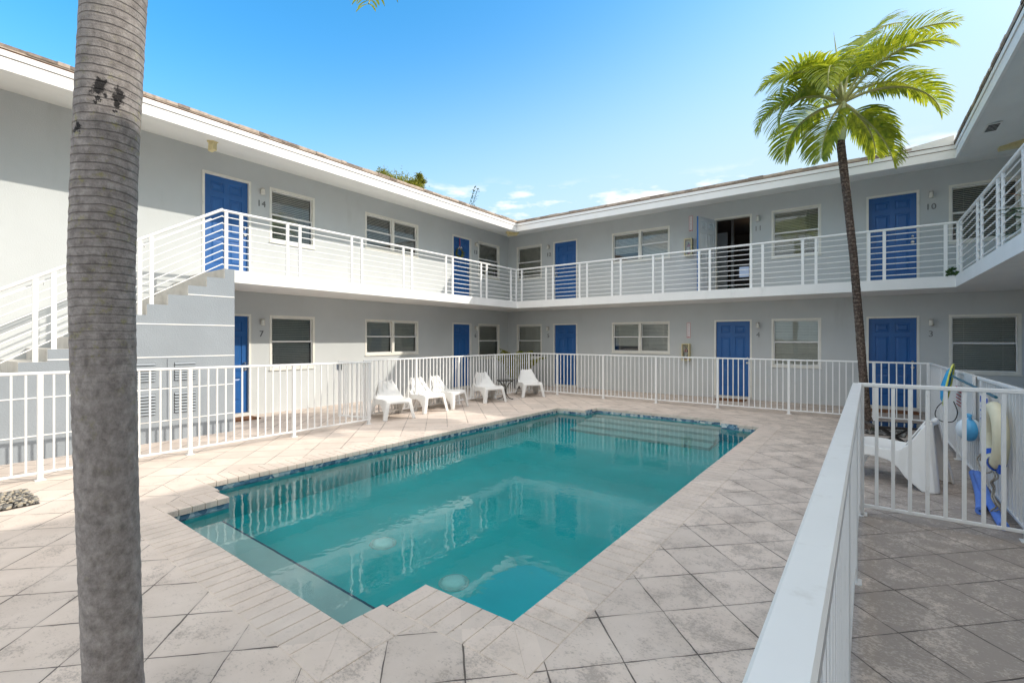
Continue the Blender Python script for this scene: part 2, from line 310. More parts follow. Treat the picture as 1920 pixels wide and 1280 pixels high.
# ------------------------------------------------------------------ mesh helpers
class MB:
    def __init__(s): s.v, s.f, s.m, s.sm = [], [], [], []
    def add(s, vs, fs, mi=0, smooth=False):
        o = len(s.v); s.v += [tuple(p) for p in vs]
        for f in fs: s.f.append([o+i for i in f]); s.m.append(mi); s.sm.append(smooth)
    def box(s, a, b, mi=0):
        x0, y0, z0 = (min(p, q) for p, q in zip(a, b)); x1, y1, z1 = (max(p, q) for p, q in zip(a, b))
        s.add([(x0,y0,z0),(x1,y0,z0),(x1,y1,z0),(x0,y1,z0),(x0,y0,z1),(x1,y0,z1),(x1,y1,z1),(x0,y1,z1)],
              [(0,3,2,1),(4,5,6,7),(0,1,5,4),(1,2,6,5),(2,3,7,6),(3,0,4,7)], mi)
    def prism(s, pts, z0, z1, mi=0, ch=0.0, fn=None):
        # vertical prism from a CCW polygon, optional chamfer on the top edge
        n = len(pts); c = Vector((sum(p[0] for p in pts)/n, sum(p[1] for p in pts)/n))
        rings = [(z0, 0), (z1-ch, 0)] + ([(z1, ch)] if ch else [])
        vs = []
        for z, k in rings:
            for p in pts:
                d = Vector((p[0], p[1]))-c; l = d.length
                q = c + d*(1-k*1.3/l) if l else c
                vs.append((q.x, q.y, z))
        fs = [tuple(range(n))[::-1]]
        for r in range(len(rings)-1):
            for i in range(n): fs.append((r*n+i, r*n+(i+1) % n, (r+1)*n+(i+1) % n, (r+1)*n+i))
        fs.append(tuple((len(rings)-1)*n+i for i in range(n)))
        s.add(vs, fs, mi)
    def tube(s, pts, r, n=8, mi=0, cap=True, radii=None, flat=1.0):
        pts = [Vector(p) for p in pts]; vs = []; N = len(pts)
        ref = Vector((0, 0, 1))
        for i, p in enumerate(pts):
            t = (pts[min(i+1, N-1)]-pts[max(i-1, 0)]).normalized()
            if abs(t.dot(ref)) > .95: ref = Vector((1, 0, 0)) if abs(t.x) < .9 else Vector((0, 1, 0))
            u = t.cross(ref).normalized(); w_ = u.cross(t).normalized()
            rr = radii[i] if radii else r
            for k in range(n):
                a = 2*math.pi*k/n; vs.append(p+u*math.cos(a)*rr+w_*math.sin(a)*rr*flat)
        fs = []
        for i in range(N-1):
            for k in range(n): fs.append((i*n+k, i*n+(k+1) % n, (i+1)*n+(k+1) % n, (i+1)*n+k))
        s.add(vs, fs, mi, True)
        if cap: s.add(vs[:n], [tuple(range(n))[::-1]], mi); s.add(vs[-n:], [tuple(range(n))], mi)
    def bar(s, a, b, wd, ht, mi=0, ch=0):
        # rectangular bar from a to b: wd across (horizontal), ht upright section
        a, b = Vector(a), Vector(b); t = (b-a).normalized()
        up = Vector((0, 0, 1))
        if abs(t.dot(up)) > .99: up = Vector((0, 1, 0))
        u = t.cross(up).normalized(); w_ = u.cross(t).normalized()
        hw, hh = wd/2, ht/2
        if ch: prof = [(-hw+ch,-hh),(hw-ch,-hh),(hw,-hh+ch),(hw,hh-ch),(hw-ch,hh),(-hw+ch,hh),(-hw,hh-ch),(-hw,-hh+ch)]
        else: prof = [(-hw,-hh),(hw,-hh),(hw,hh),(-hw,hh)]
        n = len(prof); vs = [p+u*x+w_*y for p in (a, b) for x, y in prof]
        fs = [(k, (k+1) % n, n+(k+1) % n, n+k) for k in range(n)] + [tuple(range(n))[::-1], tuple(range(n, 2*n))]
        s.add(vs, fs, mi)
    def lathe(s, prof, c=(0, 0, 0), n=20, mi=0, smooth=True):
        vs = [(c[0]+r*math.cos(2*math.pi*k/n), c[1]+r*math.sin(2*math.pi*k/n), c[2]+z) for r, z in prof for k in range(n)]
        fs = [(i*n+k, i*n+(k+1) % n, (i+1)*n+(k+1) % n, (i+1)*n+k) for i in range(len(prof)-1) for k in range(n)]
        s.add(vs, fs, mi, smooth)
    def build(s, name, mats, parent=None, loc=None):
        if not isinstance(mats, (list, tuple)): mats = [mats]
        me = bpy.data.meshes.new(name); me.from_pydata(s.v, [], s.f); me.update()
        for m_ in mats: me.materials.append(M[m_] if isinstance(m_, str) else m_)
        me.polygons.foreach_set('material_index', s.m); me.polygons.foreach_set('use_smooth', s.sm)
        me.update()
        o = bpy.data.objects.new(name, me); COL.objects.link(o)
        if parent is not None: o.parent = parent
        if loc is not None: o.location = loc
        return o
def tag(o, label=None, cat=None, group=None, kind=None):
    for k, v_ in (('label', label), ('category', cat), ('group', group), ('kind', kind)):
        if v_: o[k] = v_
    return o
def thing(name, label, cat, loc=(0, 0, 0), rz=0, group=None):
    o = bpy.data.objects.new(name, None); COL.objects.link(o); o.empty_display_size = .1
    o.location = loc; o.rotation_euler = (0, 0, rz); return tag(o, label, cat, group)
def dup(root, loc=None, rz=None, label=None):
    r = root.copy(); COL.objects.link(r)
    if loc is not None: r.location = loc
    if rz is not None: r.rotation_euler = (0, 0, rz)
    if label: r['label'] = label
    for ch in list(root.children):
        c = ch.copy(); COL.objects.link(c); c.parent = r
        for g in list(ch.children):
            d = g.copy(); COL.objects.link(d); d.parent = c
    return r
def struct(o): o['kind'] = 'structure'; return o
def text_mesh(name, body, size, mat, parent=None, depth=.004, matrix=None, align='CENTER', spacing=1.0, lines=1.0):
    cu = bpy.data.curves.new(name+'_text', 'FONT'); cu.body = body; cu.size = size; cu.extrude = depth
    cu.align_x = align; cu.align_y = 'CENTER'; cu.space_character = spacing; cu.space_line = lines; cu.resolution_u = 3
    t = bpy.data.objects.new(name+'_tmp', cu); COL.objects.link(t)
    dg = bpy.context.evaluated_depsgraph_get(); me = bpy.data.meshes.new_from_object(t.evaluated_get(dg))
    bpy.data.objects.remove(t)
    me.materials.clear(); me.materials.append(M[mat]); me.name = name
    o = bpy.data.objects.new(name, me); COL.objects.link(o)
    if parent is not None: o.parent = parent
    if matrix is not None: o.matrix_local = matrix
    return o

# ------------------------------------------------------------------ site dimensions
XA, YB, XC = -10.35, 13.8, 2.98           # wall planes of the left, rear and right wings
EA, EB, EC = -8.88, 12.30, 1.51           # balcony / eave edges
FL2 = 2.83                                # upper floor level
SB, ST = 2.61, 2.83                       # slab bottom / top
SOF_W, SOF_E = 5.36, 5.10                 # soffit at the wall / at the eave
EAVE_T = 5.42
YMIN = -7.0

# pool outline, counter clockwise
POOL = [(-2.325,1.545),(-2.285,2.125),(-1.565,2.135),(-1.435,9.60),(-2.126,9.66),(-2.13,10.04),(-4.926,10.02),(-4.95,9.51),(-5.66,9.49),(-5.861,2.17),(-5.178,2.14),(-5.165,1.58)]
def offset_poly(P, d):
    out = []; n = len(P)
    for i in range(n):
        a, b, c = Vector(P[i-1]), Vector(P[i]), Vector(P[(i+1) % n])
        e1, e2 = (b-a).normalized(), (c-b).normalized()
        n1, n2 = Vector((e1.y, -e1.x)), Vector((e2.y, -e2.x))
        # intersect the two offset lines
        p1, p2 = a+n1*d, b+n2*d; den = e1.x*e2.y-e1.y*e2.x
        t = ((p2.x-p1.x)*e2.y-(p2.y-p1.y)*e2.x)/den; q = p1+e1*t; out.append((q.x, q.y))
    return out
def fill_with_hole(outer, inner, z, name, mat):
    bm = bmesh.new(); edges = []
    for loop in (outer, inner):
        vs_ = [bm.verts.new((p[0], p[1], z)) for p in loop]
        for i in range(len(vs_)): edges.append(bm.edges.new((vs_[i], vs_[(i+1) % len(vs_)])))
    bmesh.ops.triangle_fill(bm, use_beauty=True, use_dissolve=False, edges=edges)
    for f in bm.faces:
        if f.normal.z < 0: f.normal_flip()
    me = bpy.data.meshes.new(name); bm.to_mesh(me); bm.free(); me.materials.append(M[mat])
    o = bpy.data.objects.new(name, me); COL.objects.link(o); return o
def tri_poly(P, z):
    bm = bmesh.new(); vs_ = [bm.verts.new((p[0], p[1], z)) for p in P]
    ed = [bm.edges.new((vs_[i], vs_[(i+1) % len(vs_)])) for i in range(len(vs_))]
    bmesh.ops.triangle_fill(bm, use_beauty=True, use_dissolve=False, edges=ed)
    bm.verts.index_update(); v_ = [tuple(v.co) for v in bm.verts]
    f_ = [[v.index for v in (f.verts if f.normal.z > 0 else reversed(f.verts))] for f in bm.faces]; bm.free(); return v_, f_

# ------------------------------------------------------------------ ground, deck, pool
DX0, DX1, DY0, DY1 = XA-.3, XC+.3, -9.0, YB+.3
struct(fill_with_hole([(-900,-900),(900,-900),(900,900),(-900,900)], [(DX0+.05,DY0+.05),(DX1-.05,DY0+.05),(DX1-.05,DY1-.05),(DX0+.05,DY1-.05)], -.02, 'ground', 'earth'))
struct(fill_with_hole([(DX0,DY0),(DX1,DY0),(DX1,DY1),(DX0,DY1)], offset_poly(POOL, .03), 0, 'pool_deck', 'deck'))

WATER_Z, FLOOR_Z = -.105, -1.2
b = MB(); n = len(POOL)
for i in range(n):
    p, q = POOL[i], POOL[(i+1) % n]
    b.add([(p[0],p[1],-.15),(q[0],q[1],-.15),(q[0],q[1],-.01),(p[0],p[1],-.01)], [(3,2,1,0)], 1)
    b.add([(p[0],p[1],FLOOR_Z),(q[0],q[1],FLOOR_Z),(q[0],q[1],-.15),(p[0],p[1],-.15)], [(3,2,1,0)], 0)
v_, f_ = tri_poly(offset_poly(POOL, .02), FLOOR_Z); b.add(v_, f_, 0)
# bench at the near end with dark trim along its nose
b.box((-5.16,1.56,FLOOR_Z),(-2.30,2.07,-.455), 2)
b.box((-5.155,2.06,-.49),(-2.305,2.078,-.452), 3)
# entry steps in the far alcove
for k in range(4):
    b.box((-4.93-.004*k, 9.78-.34*k, FLOOR_Z), (-2.13+.004*k, 10.03, -.30-.23*k), 2)
    b.box((-4.925-.004*k, 9.765-.34*k, -.33-.23*k), (-2.135+.004*k, 9.80-.34*k, -.295-.23*k), 2)
struct(b.build('pool_basin', ['plaster', 'mosaic', 'plaster_shallow', 'bluetrim']))
b = MB(); WP = offset_poly(POOL, .012); v_, f_ = tri_poly(WP, WATER_Z); b.add(v_, f_)
v_, f_ = tri_poly(WP, FLOOR_Z-.2); b.add(v_, [f[::-1] for f in f_])
for i in range(n):
    p, q = WP[i], WP[(i+1) % n]
    b.add([(p[0],p[1],FLOOR_Z-.2),(q[0],q[1],FLOOR_Z-.2),(q[0],q[1],WATER_Z),(p[0],p[1],WATER_Z)], [(0,1,2,3)])
wo = b.build('pool_water', 'water')
bm = bmesh.new(); bm.from_mesh(wo.data); bmesh.ops.remove_doubles(bm, verts=bm.verts, dist=.0005); bmesh.ops.recalc_face_normals(bm, faces=bm.faces); bm.to_mesh(wo.data); bm.free()
struct(wo)
# coping: individual stones, 0.30 deep, about 0.113 wide
random.seed(4)
b = MB(); CW = .30
for i in range(n):
    a, p, q, c = (Vector(POOL[(i+k) % n]) for k in (-1, 0, 1, 2))
    e = (q-p).normalized(); nr = Vector((e.y, -e.x))
    def reflex(u, v, x): return (v-u).x*(x-v).y-(v-u).y*(x-v).x < 0
    s0 = 0.; s1 = (q-p).length
    if reflex(p, q, c): s1 -= CW
    p2 = p - nr*.018
    cnt = max(1, round((s1-s0)/.116)); st = (s1-s0)/cnt
    for k in range(cnt):
        a0, a1 = s0+k*st+(.0042 if random.random() < .9 else .001), s0+(k+1)*st-.0018
        dz = random.uniform(-.0004, .0006)
        pts = [p2+e*a0, p2+e*a0+nr*(CW+.018), p2+e*a1+nr*(CW+.018), p2+e*a1][::-1]
        pts = [pts[0], pts[3], pts[2], pts[1]]
        b.prism([(v.x, v.y) for v in pts], -.055, .004+dz, 0, .005)
    if not reflex(p, q, c):      # fill the outer corner in two halves
        e2 = (c-q).normalized(); n2 = Vector((e2.y, -e2.x)); o_ = q+nr*CW+n2*CW
        for tri in ((q, q+nr*CW, o_), (q, o_, q+n2*CW)):
            b.prism([(v.x, v.y) for v in tri], -.055, .004, 0, .002)
struct(b.build('pool_coping', 'coping'))
for (dx, dy, lb) in ((-2.97, 3.13, 'round pale drain cover under water nearest the coping notch'), (-4.04, 3.18, 'round pale drain cover under water further from the coping notch')):
    t = thing('drain_cover', lb, 'drain cover', (dx, dy, FLOOR_Z), 0, 'drain covers on the pool floor')
    b = MB(); b.lathe([(.001,.05),(.07,.048),(.105,.03),(.115,.005)], n=24); b.build('cover_dome', 'drain', t)
    b = MB(); b.lathe([(.115,.012),(.135,.012),(.14,.002)], n=24); b.build('rim', 'plaster_shallow', t)

# pebble beds
def pebbles(name, label, poly, cnt, rmin, rmax, mats, seed):
    random.seed(seed); b = MB()
    v_, f_ = tri_poly(poly, .004); b.add(v_, f_, 0)
    x0, x1 = min(p[0] for p in poly), max(p[0] for p in poly); y0, y1 = min(p[1] for p in poly), max(p[1] for p in poly)
    def inside(x, y):
        c = False; j = len(poly)-1
        for i in range(len(poly)):
            if (poly[i][1] > y) != (poly[j][1] > y) and x < (poly[j][0]-poly[i][0])*(y-poly[i][1])/(poly[j][1]-poly[i][1])+poly[i][0]: c = not c
            j = i
        return c
    k = 0
    while k < cnt:
        x, y = random.uniform(x0, x1), random.uniform(y0, y1)
        if not inside(x, y): continue
        k += 1; r = random.uniform(rmin, rmax); a = random.uniform(0, 6.28); s1, s2, s3 = r, r*random.uniform(.5, .9), r*random.uniform(.35, .6)
        tz = random.uniform(-.4, .4); vs_ = []
        for (th, ph) in [(t_, p_) for p_ in (-.9, 0, .9) for t_ in range(6)]:
            A = th*math.pi/3; lx, ly, lz = s1*math.cos(A)*math.cos(ph), s2*math.sin(A)*math.cos(ph), s3*math.sin(ph)
            lz += lx*tz; vs_.append((x+lx*math.cos(a)-ly*math.sin(a), y+lx*math.sin(a)+ly*math.cos(a), .012+s3*.6+lz))
        fs_ = [(i*6+j, i*6+(j+1) % 6, (i+1)*6+(j+1) % 6, (i+1)*6+j) for i in range(2) for j in range(6)]+[tuple(range(12, 18))]
        b.add(vs_, fs_, 1+k % (len(mats)-1), True)
    return tag(b.build(name, mats), label, 'pebbles', kind='stuff')
M['peb1'] = painted('pebble_grey', (.25, .24, .22), .7, .2, 12); M['peb2'] = painted('pebble_tan', (.42, .36, .27), .7, .2, 12); M['peb3'] = painted('pebble_dark', (.09, .085, .08), .7, .2, 12)
pebbles('pebble_bed', 'grey and tan river pebbles in a square cut-out of the deck', [(-7.15,.22),(-6.44,.22),(-6.44,.95),(-7.15,.95)], 1300, .008, .024, ['soil','peb1','peb2','peb3'], 3)
pebbles('gravel_bed', 'dark gravel around the foot of the slender palm', [(-.30,10.05),(.62,9.95),(.70,10.75),(-.25,10.85)], 700, .012, .03, ['soil','peb3','peb3','peb1'], 5)

# ------------------------------------------------------------------ building
bld = thing('apartment_building', 'two-storey grey stucco courtyard building with blue doors, white balconies and outside stairs', 'building', (XA, YB, 0))
def P(o):
    # parts are modelled in world coordinates: cancel the parent's location
    o.location = (-XA, -YB, 0) if o.parent is bld else o.location; return o
def part(b, name, mats): return P(b.build(name, mats, bld))
# wall frames: s along the wall, z up, d into the wall
def mapA(s, z, d): return (XA-d, s, z)
def mapB(s, z, d): return (s, YB+d, z)
def wall(mp, s0, s1, z0, z1, holes, depth=.14):
    ss = sorted({s0, s1, *[h[0] for h in holes], *[h[1] for h in holes]}); zs = sorted({z0, z1, *[h[2] for h in holes], *[h[3] for h in holes]})
    b = MB()
    for i in range(len(ss)-1):
        for j in range(len(zs)-1):
            cs, cz = (ss[i]+ss[i+1])/2, (zs[j]+zs[j+1])/2
            if any(h[0] < cs < h[1] and h[2] < cz < h[3] for h in holes): continue
            b.add([mp(ss[i],zs[j],0), mp(ss[i+1],zs[j],0), mp(ss[i+1],zs[j+1],0), mp(ss[i],zs[j+1],0)], [(0,1,2,3)])
    for h in holes:
        a, c, e, f = h
        for (p, q) in (((a,e),(a,f)), ((a,f),(c,f)), ((c,f),(c,e)), ((c,e),(a,e))):
            b.add([mp(*p,0), mp(*q,0), mp(*q,depth), mp(*p,depth)], [(0,1,2,3)])
    return b
DOORS_A = [(3.79,4.71),(10.84,11.74)]; DOORS_B = [(-8.42,-7.49),(-3.21,-2.27),(.155,1.10)]
WIN_A = [(5.10,6.16,.94,0),(7.57,9.41,1.19,1),(12.10,13.27,.94,0)]
WIN_B = [(-9.97,-8.89,.94,0),(-6.26,-4.44,1.19,1),(-1.81,-.73,.90,0),(1.58,2.67,.88,0)]
TOP = 2.135; DZ = 2.80
def holes(doors, wins):
    hs = []
    for k in (0, 1):
        o = DZ*k
        for a, c in doors: hs.append((a, c, (.015 if not k else FL2+.002), TOP+o))
        for a, c, z, _ in wins: hs.append((a, c, z+o, TOP+o))
    return hs
part(wall(mapA, YMIN, YB, 0, SOF_W+.02, holes(DOORS_A, WIN_A)), 'wall', 'stucco')
part(wall(mapB, XA, XC, 0, SOF_W+.02, holes(DOORS_B, WIN_B)), 'wall', 'stucco')
b = MB(); b.box((XC,YMIN,0),(XC+.2,YB,SOF_W)); b.box((XC+7,YMIN,0),(XC+7.2,YB+7.5,SOF_W)); b.box((XC+.2,YMIN,0),(XC+7,YMIN+.2,SOF_W))
b.box((XA-7.2,YMIN,0),(XA-7,YB+7.5,SOF_W)); b.box((XA-7,YMIN,0),(XA-.01,YMIN+.2,SOF_W)); b.box((XA-7,YB+7.3,0),(XC+7,YB+7.5,SOF_W))
part(b, 'wall', 'stucco')
# closed dark rooms behind the openings (all but the open door)
def room(mp, a, c, e, f, d0, d1, mats, name='room'):
    b = MB()
    for (p, q, mi) in (((a,e),(a,f),0), ((a,f),(c,f),0), ((c,f),(c,e),0), ((c,e),(a,e),1)):
        b.add([mp(*p,d0), mp(*q,d0), mp(*q,d1), mp(*p,d1)], [(0,1,2,3)], mi)
    b.add([mp(a,e,d1), mp(c,e,d1), mp(c,f,d1), mp(a,f,d1)], [(0,1,2,3)], 0)
    return b
def door(mp, a, c, o, knob_right=True, name='door'):
    z0, z1 = (.0 if o == 0 else FL2+.005), TOP+o
    fw = .045; bf = MB()
    def bx(b, s0, s1, y0, y1, d0, d1, mi=0): b.box(mp(s0, y0, d0), mp(s1, y1, d1), mi)
    leaf_b = (.075 if o == 0 else FL2+.06)
    bl = MB(); la, lc, lb, lt = a+fw, c-fw, leaf_b, z1-fw
    panels(bl, mp, la, lc, lb, lt, .05)
    d = P(bl.build(name, 'blue', bld))
    bx(bf, a, a+fw, z0+.02, z1, -.012, .10); bx(bf, c-fw, c, z0+.02, z1, -.012, .10); bx(bf, a+fw, c-fw, z1-fw, z1, -.012, .10)
    bf.build('door_frame', 'cream', d)
    bs = MB(); bx(bs, a+.002, c-.002, z0+.004, leaf_b-.006, -.035, .11); bs.build('threshold', 'concrete', d)
    bk = MB(); ks = (lc-.07) if knob_right else (la+.07)
    for dz_, r in ((1.0, .027), (1.13, .02)):
        if dz_ > 1.1: bk = MB()
        pts = [mp(ks, lb+dz_-.1, .05), mp(ks, lb+dz_-.1, .035), mp(ks, lb+dz_-.1, .02), mp(ks, lb+dz_-.1, -.01)]
        bk.tube(pts, r, 12, radii=[r*1.25, r*1.25, r*.55, r] if dz_ < 1.1 else [r*1.3, r*1.3, r*.9, r*.8])
        bk.build('door_handle' if dz_ < 1.1 else 'deadbolt', 'metal', d)
    # dark void behind
    return d
def panels(b, mp, la, lc, lb, lt, dep, thick=.04):
    # six raised panels with sunk mouldings, one mesh
    W, Hh = lc-la, lt-lb; st = .115*W/.83; mid = .10*W/.83
    cols = [(la+st, la+(W-mid)/2), (la+(W+mid)/2, lc-st)]
    rows = [(lb+.24, lb+.24+.235*Hh+.02), (lb+.24+.235*Hh+.12, lt-.12-.10*Hh-.10), (lt-.115-.10*Hh, lt-.115)]
    hs = [(c0, c1, r0, r1) for c0, c1 in cols for r0, r1 in rows]
    ss = sorted({la, lc, *[h[0] for h in hs], *[h[1] for h in hs]}); zs = sorted({lb, lt, *[h[2] for h in hs], *[h[3] for h in hs]})
    for i in range(len(ss)-1):
        for j in range(len(zs)-1):
            cs, cz = (ss[i]+ss[i+1])/2, (zs[j]+zs[j+1])/2
            if any(h[0] < cs < h[1] and h[2] < cz < h[3] for h in hs): continue
            b.add([mp(ss[i],zs[j],dep), mp(ss[i+1],zs[j],dep), mp(ss[i+1],zs[j+1],dep), mp(ss[i],zs[j+1],dep)], [(0,1,2,3)])
    for a, c, e, f in hs:
        rings = [(0, 0), (.009, .014), (.030, .013), (.058, .001)]
        for (k0, d0), (k1, d1) in zip(rings, rings[1:]):
            A = [(a+k0,e+k0),(c-k0,e+k0),(c-k0,f-k0),(a+k0,f-k0)]; Bq = [(a+k1,e+k1),(c-k1,e+k1),(c-k1,f-k1),(a+k1,f-k1)]
            for i in range(4):
                j = (i+1) % 4; b.add([mp(*A[i],dep+d0), mp(*A[j],dep+d0), mp(*Bq[j],dep+d1), mp(*Bq[i],dep+d1)], [(0,1,2,3)])
        k, d_ = rings[-1]; b.add([mp(a+k,e+k,dep+d_), mp(c-k,e+k,dep+d_), mp(c-k,f-k,dep+d_), mp(a+k,f-k,dep+d_)], [(0,1,2,3)])
    b.add([mp(la,lb,dep+thick), mp(lc,lb,dep+thick), mp(lc,lt,dep+thick), mp(la,lt,dep+thick)], [(0,1,2,3)])
    for (p, q) in (((la,lb),(la,lt)), ((la,lt),(lc,lt)), ((lc,lt),(lc,lb)), ((lc,lb),(la,lb))):
        b.add([mp(*p,dep), mp(*q,dep), mp(*q,dep+thick), mp(*p,dep+thick)], [(0,1,2,3)])
wrng = random.Random(11)
def window(mp, a, c, e, f, double):
    fw = .05; bf = MB()
    def bx(b, s0, s1, z0, z1, d0, d1, mi=0): b.box(mp(s0, z0, d0), mp(s1, z1, d1), mi)
    bx(bf, a, a+fw, e, f, -.006, .10); bx(bf, c-fw, c, e, f, -.006, .10)
    bx(bf, a+fw, c-fw, f-fw, f, -.006, .10); bx(bf, a+fw, c-fw, e, e+fw, -.006, .10)
    bays = [(a+fw, c-fw)] if not double else [(a+fw, (a+c)/2-.038), ((a+c)/2+.038, c-fw)]
    if double: bx(bf, (a+c)/2-.038, (a+c)/2+.038, e+fw, f-fw, -.004, .10)
    wd = P(bf.build('window', 'cream', bld))
    bg_, bs, bb = MB(), MB(), MB()
    zm = e+(f-e)*.505
    for s0, s1 in bays:
        sw = .022
        # upper sash (further in), lower sash (further out), meeting rail
        for z0, z1, d in ((zm-.01, f-fw, .062), (e+fw, zm+.03, .030)):
            bx(bs, s0+.001, s0+sw, z0, z1, d, d+.028); bx(bs, s1-sw, s1-.001, z0, z1, d, d+.028)
            bx(bs, s0+sw, s1-sw, z1-sw-(.014 if z1 < f-fw-.1 else 0), z1-.001, d, d+.028); bx(bs, s0+sw, s1-sw, z0+.001, z0+sw, d, d+.028)
            bg_.add([mp(s0+sw, z0+sw, d+.014), mp(s1-sw, z0+sw, d+.014), mp(s1-sw, z1-sw, d+.014), mp(s0+sw, z1-sw, d+.014)], [(0,1,2,3)])
        # blinds: tilted slats
        z = f-fw-.03; tilt = wrng.uniform(.75, 1.15); drop = e+fw+(0 if wrng.random() < .75 else wrng.uniform(.05, .25))
        bx(bb, s0+.015, s1-.015, z-.01, z+.03, .108, .135)
        while z > drop:
            ct, st_ = .021*math.cos(tilt), .021*math.sin(tilt)*1.0
            j = wrng.uniform(-.0015, .0015)
            bb.add([mp(s0+.015, z-st_+j, .122-ct), mp(s1-.015, z-st_-j, .122-ct), mp(s1-.015, z+st_-j, .122+ct), mp(s0+.015, z+st_+j, .122+ct)], [(0,1,2,3)])
            z -= .040
        for q in (.2, .8):
            sx_ = s0+(s1-s0)*q; bx(bb, sx_-.002, sx_+.002, drop, f-fw-.02, .097, .0985)
    bs.build('sash', 'white', wd); bg_.build('pane', 'glass', wd); bb.build('blind', 'blind', wd)
    bi = MB(); bx(bi, a-.012, c+.012, e-.022, e-.003, -.03, .0); bi.build('sill', 'cream', wd)
    return wd
def backing(mp, a, c, e, f, b):
    r = room(mp, a, c, e, f, .14, .55, None); b.add(r.v, r.f)
bk = MB()
for k in (0, 1):
    o = DZ*k
    for i, (a, c) in enumerate(DOORS_A): door(mapA, a, c, o, True)
    for i, (a, c) in enumerate(DOORS_B):
        if k and i == 1: continue
        door(mapB, a, c, o, i != 0)
    for a, c, z, dbl in WIN_A: window(mapA, a, c, z+o, TOP+o, dbl); backing(mapA, a, c, z+o, TOP+o, bk)
    for a, c, z, dbl in WIN_B: window(mapB, a, c, z+o, TOP+o, dbl); backing(mapB, a, c, z+o, TOP+o, bk)
part(bk, 'room_interior', 'dark')
# open door 11: frame, outward leaf, lit room
a, c = DOORS_B[1]; z0, z1 = FL2+.005, TOP+DZ
bl = MB(); hinge = Vector((a+.045, YB+.02)); ang = R(180+72); ex = Vector((math.cos(ang), math.sin(ang))); ey = Vector((-ex.y, ex.x))
def mapL(s, z, d): p = hinge+ex*s-ey*d; return (p.x, p.y, z)
panels(bl, mapL, 0, .85, z0+.055, z1-.045, 0, .04)
od = P(bl.build('door', 'doorwhite', bld)); od['label'] = 'open door with its pale inner face showing'
be = MB(); e0 = mapL(.851, z0+.055, -.001); 
vv = [mapL(.8515, z0+.055, -.002), mapL(.8515, z0+.055, .042), mapL(.8515, z1-.045, .042), mapL(.8515, z1-.045, -.002)]
v2 = [mapL(.0, z0+.055, .0425), mapL(.8515, z0+.055, .0425), mapL(.8515, z1-.045, .0425), mapL(.0, z1-.045, .0425)]
be.add(vv, [(0,1,2,3)]); be.add(v2, [(0,1,2,3)]); be.build('outer_face', 'blue', od)
bh = MB()
for dz_ in (1.0, 1.15):
    bh.tube([mapL(.79, z0+dz_, .04), mapL(.79, z0+dz_, .10)], .024, 10); bh.tube([mapL(.79, z0+dz_, 0), mapL(.79, z0+dz_, -.055)], .024, 10)
bh.build('door_handle', 'metal', od)
bf = MB(); fw = .045
bf.box((a,YB-.012,z0),(a+fw,YB+.14,z1)); bf.box((c-fw,YB-.012,z0),(c,YB+.14,z1)); bf.box((a+fw,YB-.012,z1-fw),(c-fw,YB+.14,z1)); bf.build('door_frame', 'cream', od)
b = MB()
rx0, rx1, ry1, rz1 = a-.9, c+1.2, YB+4.2, FL2+2.45
b.add([(rx0,YB+.145,FL2),(rx1,YB+.145,FL2),(rx1,ry1,FL2),(rx0,ry1,FL2)], [(0,1,2,3)], 1)
b.add([(rx0,YB+.145,rz1),(rx1,YB+.145,rz1),(rx1,ry1,rz1),(rx0,ry1,rz1)], [(0,1,2,3)], 0)
b.add([(rx0,ry1,FL2),(rx1,ry1,FL2),(rx1,ry1,rz1),(rx0,ry1,rz1)], [(0,1,2,3)], 0)
b.add([(rx0,YB+.145,FL2),(rx0,ry1,FL2),(rx0,ry1,rz1),(rx0,YB+.145,rz1)], [(0,1,2,3)], 0)
b.add([(rx1,YB+.145,FL2),(rx1,ry1,FL2),(rx1,ry1,rz1),(rx1,YB+.145,rz1)], [(0,1,2,3)], 0)
for s0, s1, e0, e1 in ((rx0, a, FL2, rz1), (c, rx1, FL2, rz1), (a, c, z1, rz1)):
    b.add([(s0,YB+.145,e0),(s1,YB+.145,e0),(s1,YB+.145,e1),(s0,YB+.145,e1)], [(0,1,2,3)], 0)
# inner doorway, kitchen run, hanging light, glowing picture on the far wall
b.box((rx0+.02,YB+1.6,FL2),(rx0+.9,YB+1.66,FL2+2.03), 2); b.box((rx0+.95,YB+1.9,FL2),(rx0+1.02,YB+2.0,rz1), 2)
b.box((c-.05,YB+2.4,FL2),(rx1,YB+3.0,FL2+.9), 3); b.box((-2.75,YB+3.2,FL2),(-2.1,YB+3.7,FL2+1.55), 3)
b.box((-3.35,ry1-.03,FL2+.95),(-3.05,ry1-.01,FL2+1.3), 5)
b.lathe([(.001,0),(.06,.006),(.07,.02)], (-2.62,YB+2.2,FL2+1.98), 14, 4)
part(b, 'room_interior', ['room', 'roomfloor', 'doorwhite', 'dark', 'glow', 'glowpicture'])

# slabs (balcony floors)
b = MB(); b.prism([(XA+.002,3.74),(EA,3.74),(EA,EB),(EC,EB),(EC,YMIN),(XC-.002,YMIN),(XC-.002,YB-.002),(XA+.002,YB-.002)], SB, ST)
# polygon caps of a concave prism: rebuild with triangulation
b = MB(); PL = [(XA+.002,3.742),(EA,3.742),(EA,EB),(EC,EB),(EC,YMIN),(XC-.002,YMIN),(XC-.002,YB-.002),(XA+.002,YB-.002)]
def slab_mesh(b, PL, z0, z1, mi=0):
    v_, f_ = tri_poly(PL, z1); b.add(v_, f_, mi); v_, f_ = tri_poly(PL, z0); b.add(v_, [f[::-1] for f in f_], mi)
    for i in range(len(PL)):
        p, q = PL[i], PL[(i+1) % len(PL)]; b.add([(p[0],p[1],z0),(q[0],q[1],z0),(q[0],q[1],z1),(p[0],p[1],z1)], [(0,1,2,3)], mi)
slab_mesh(b, PL, SB, ST); part(b, 'balcony_slab', 'slab')

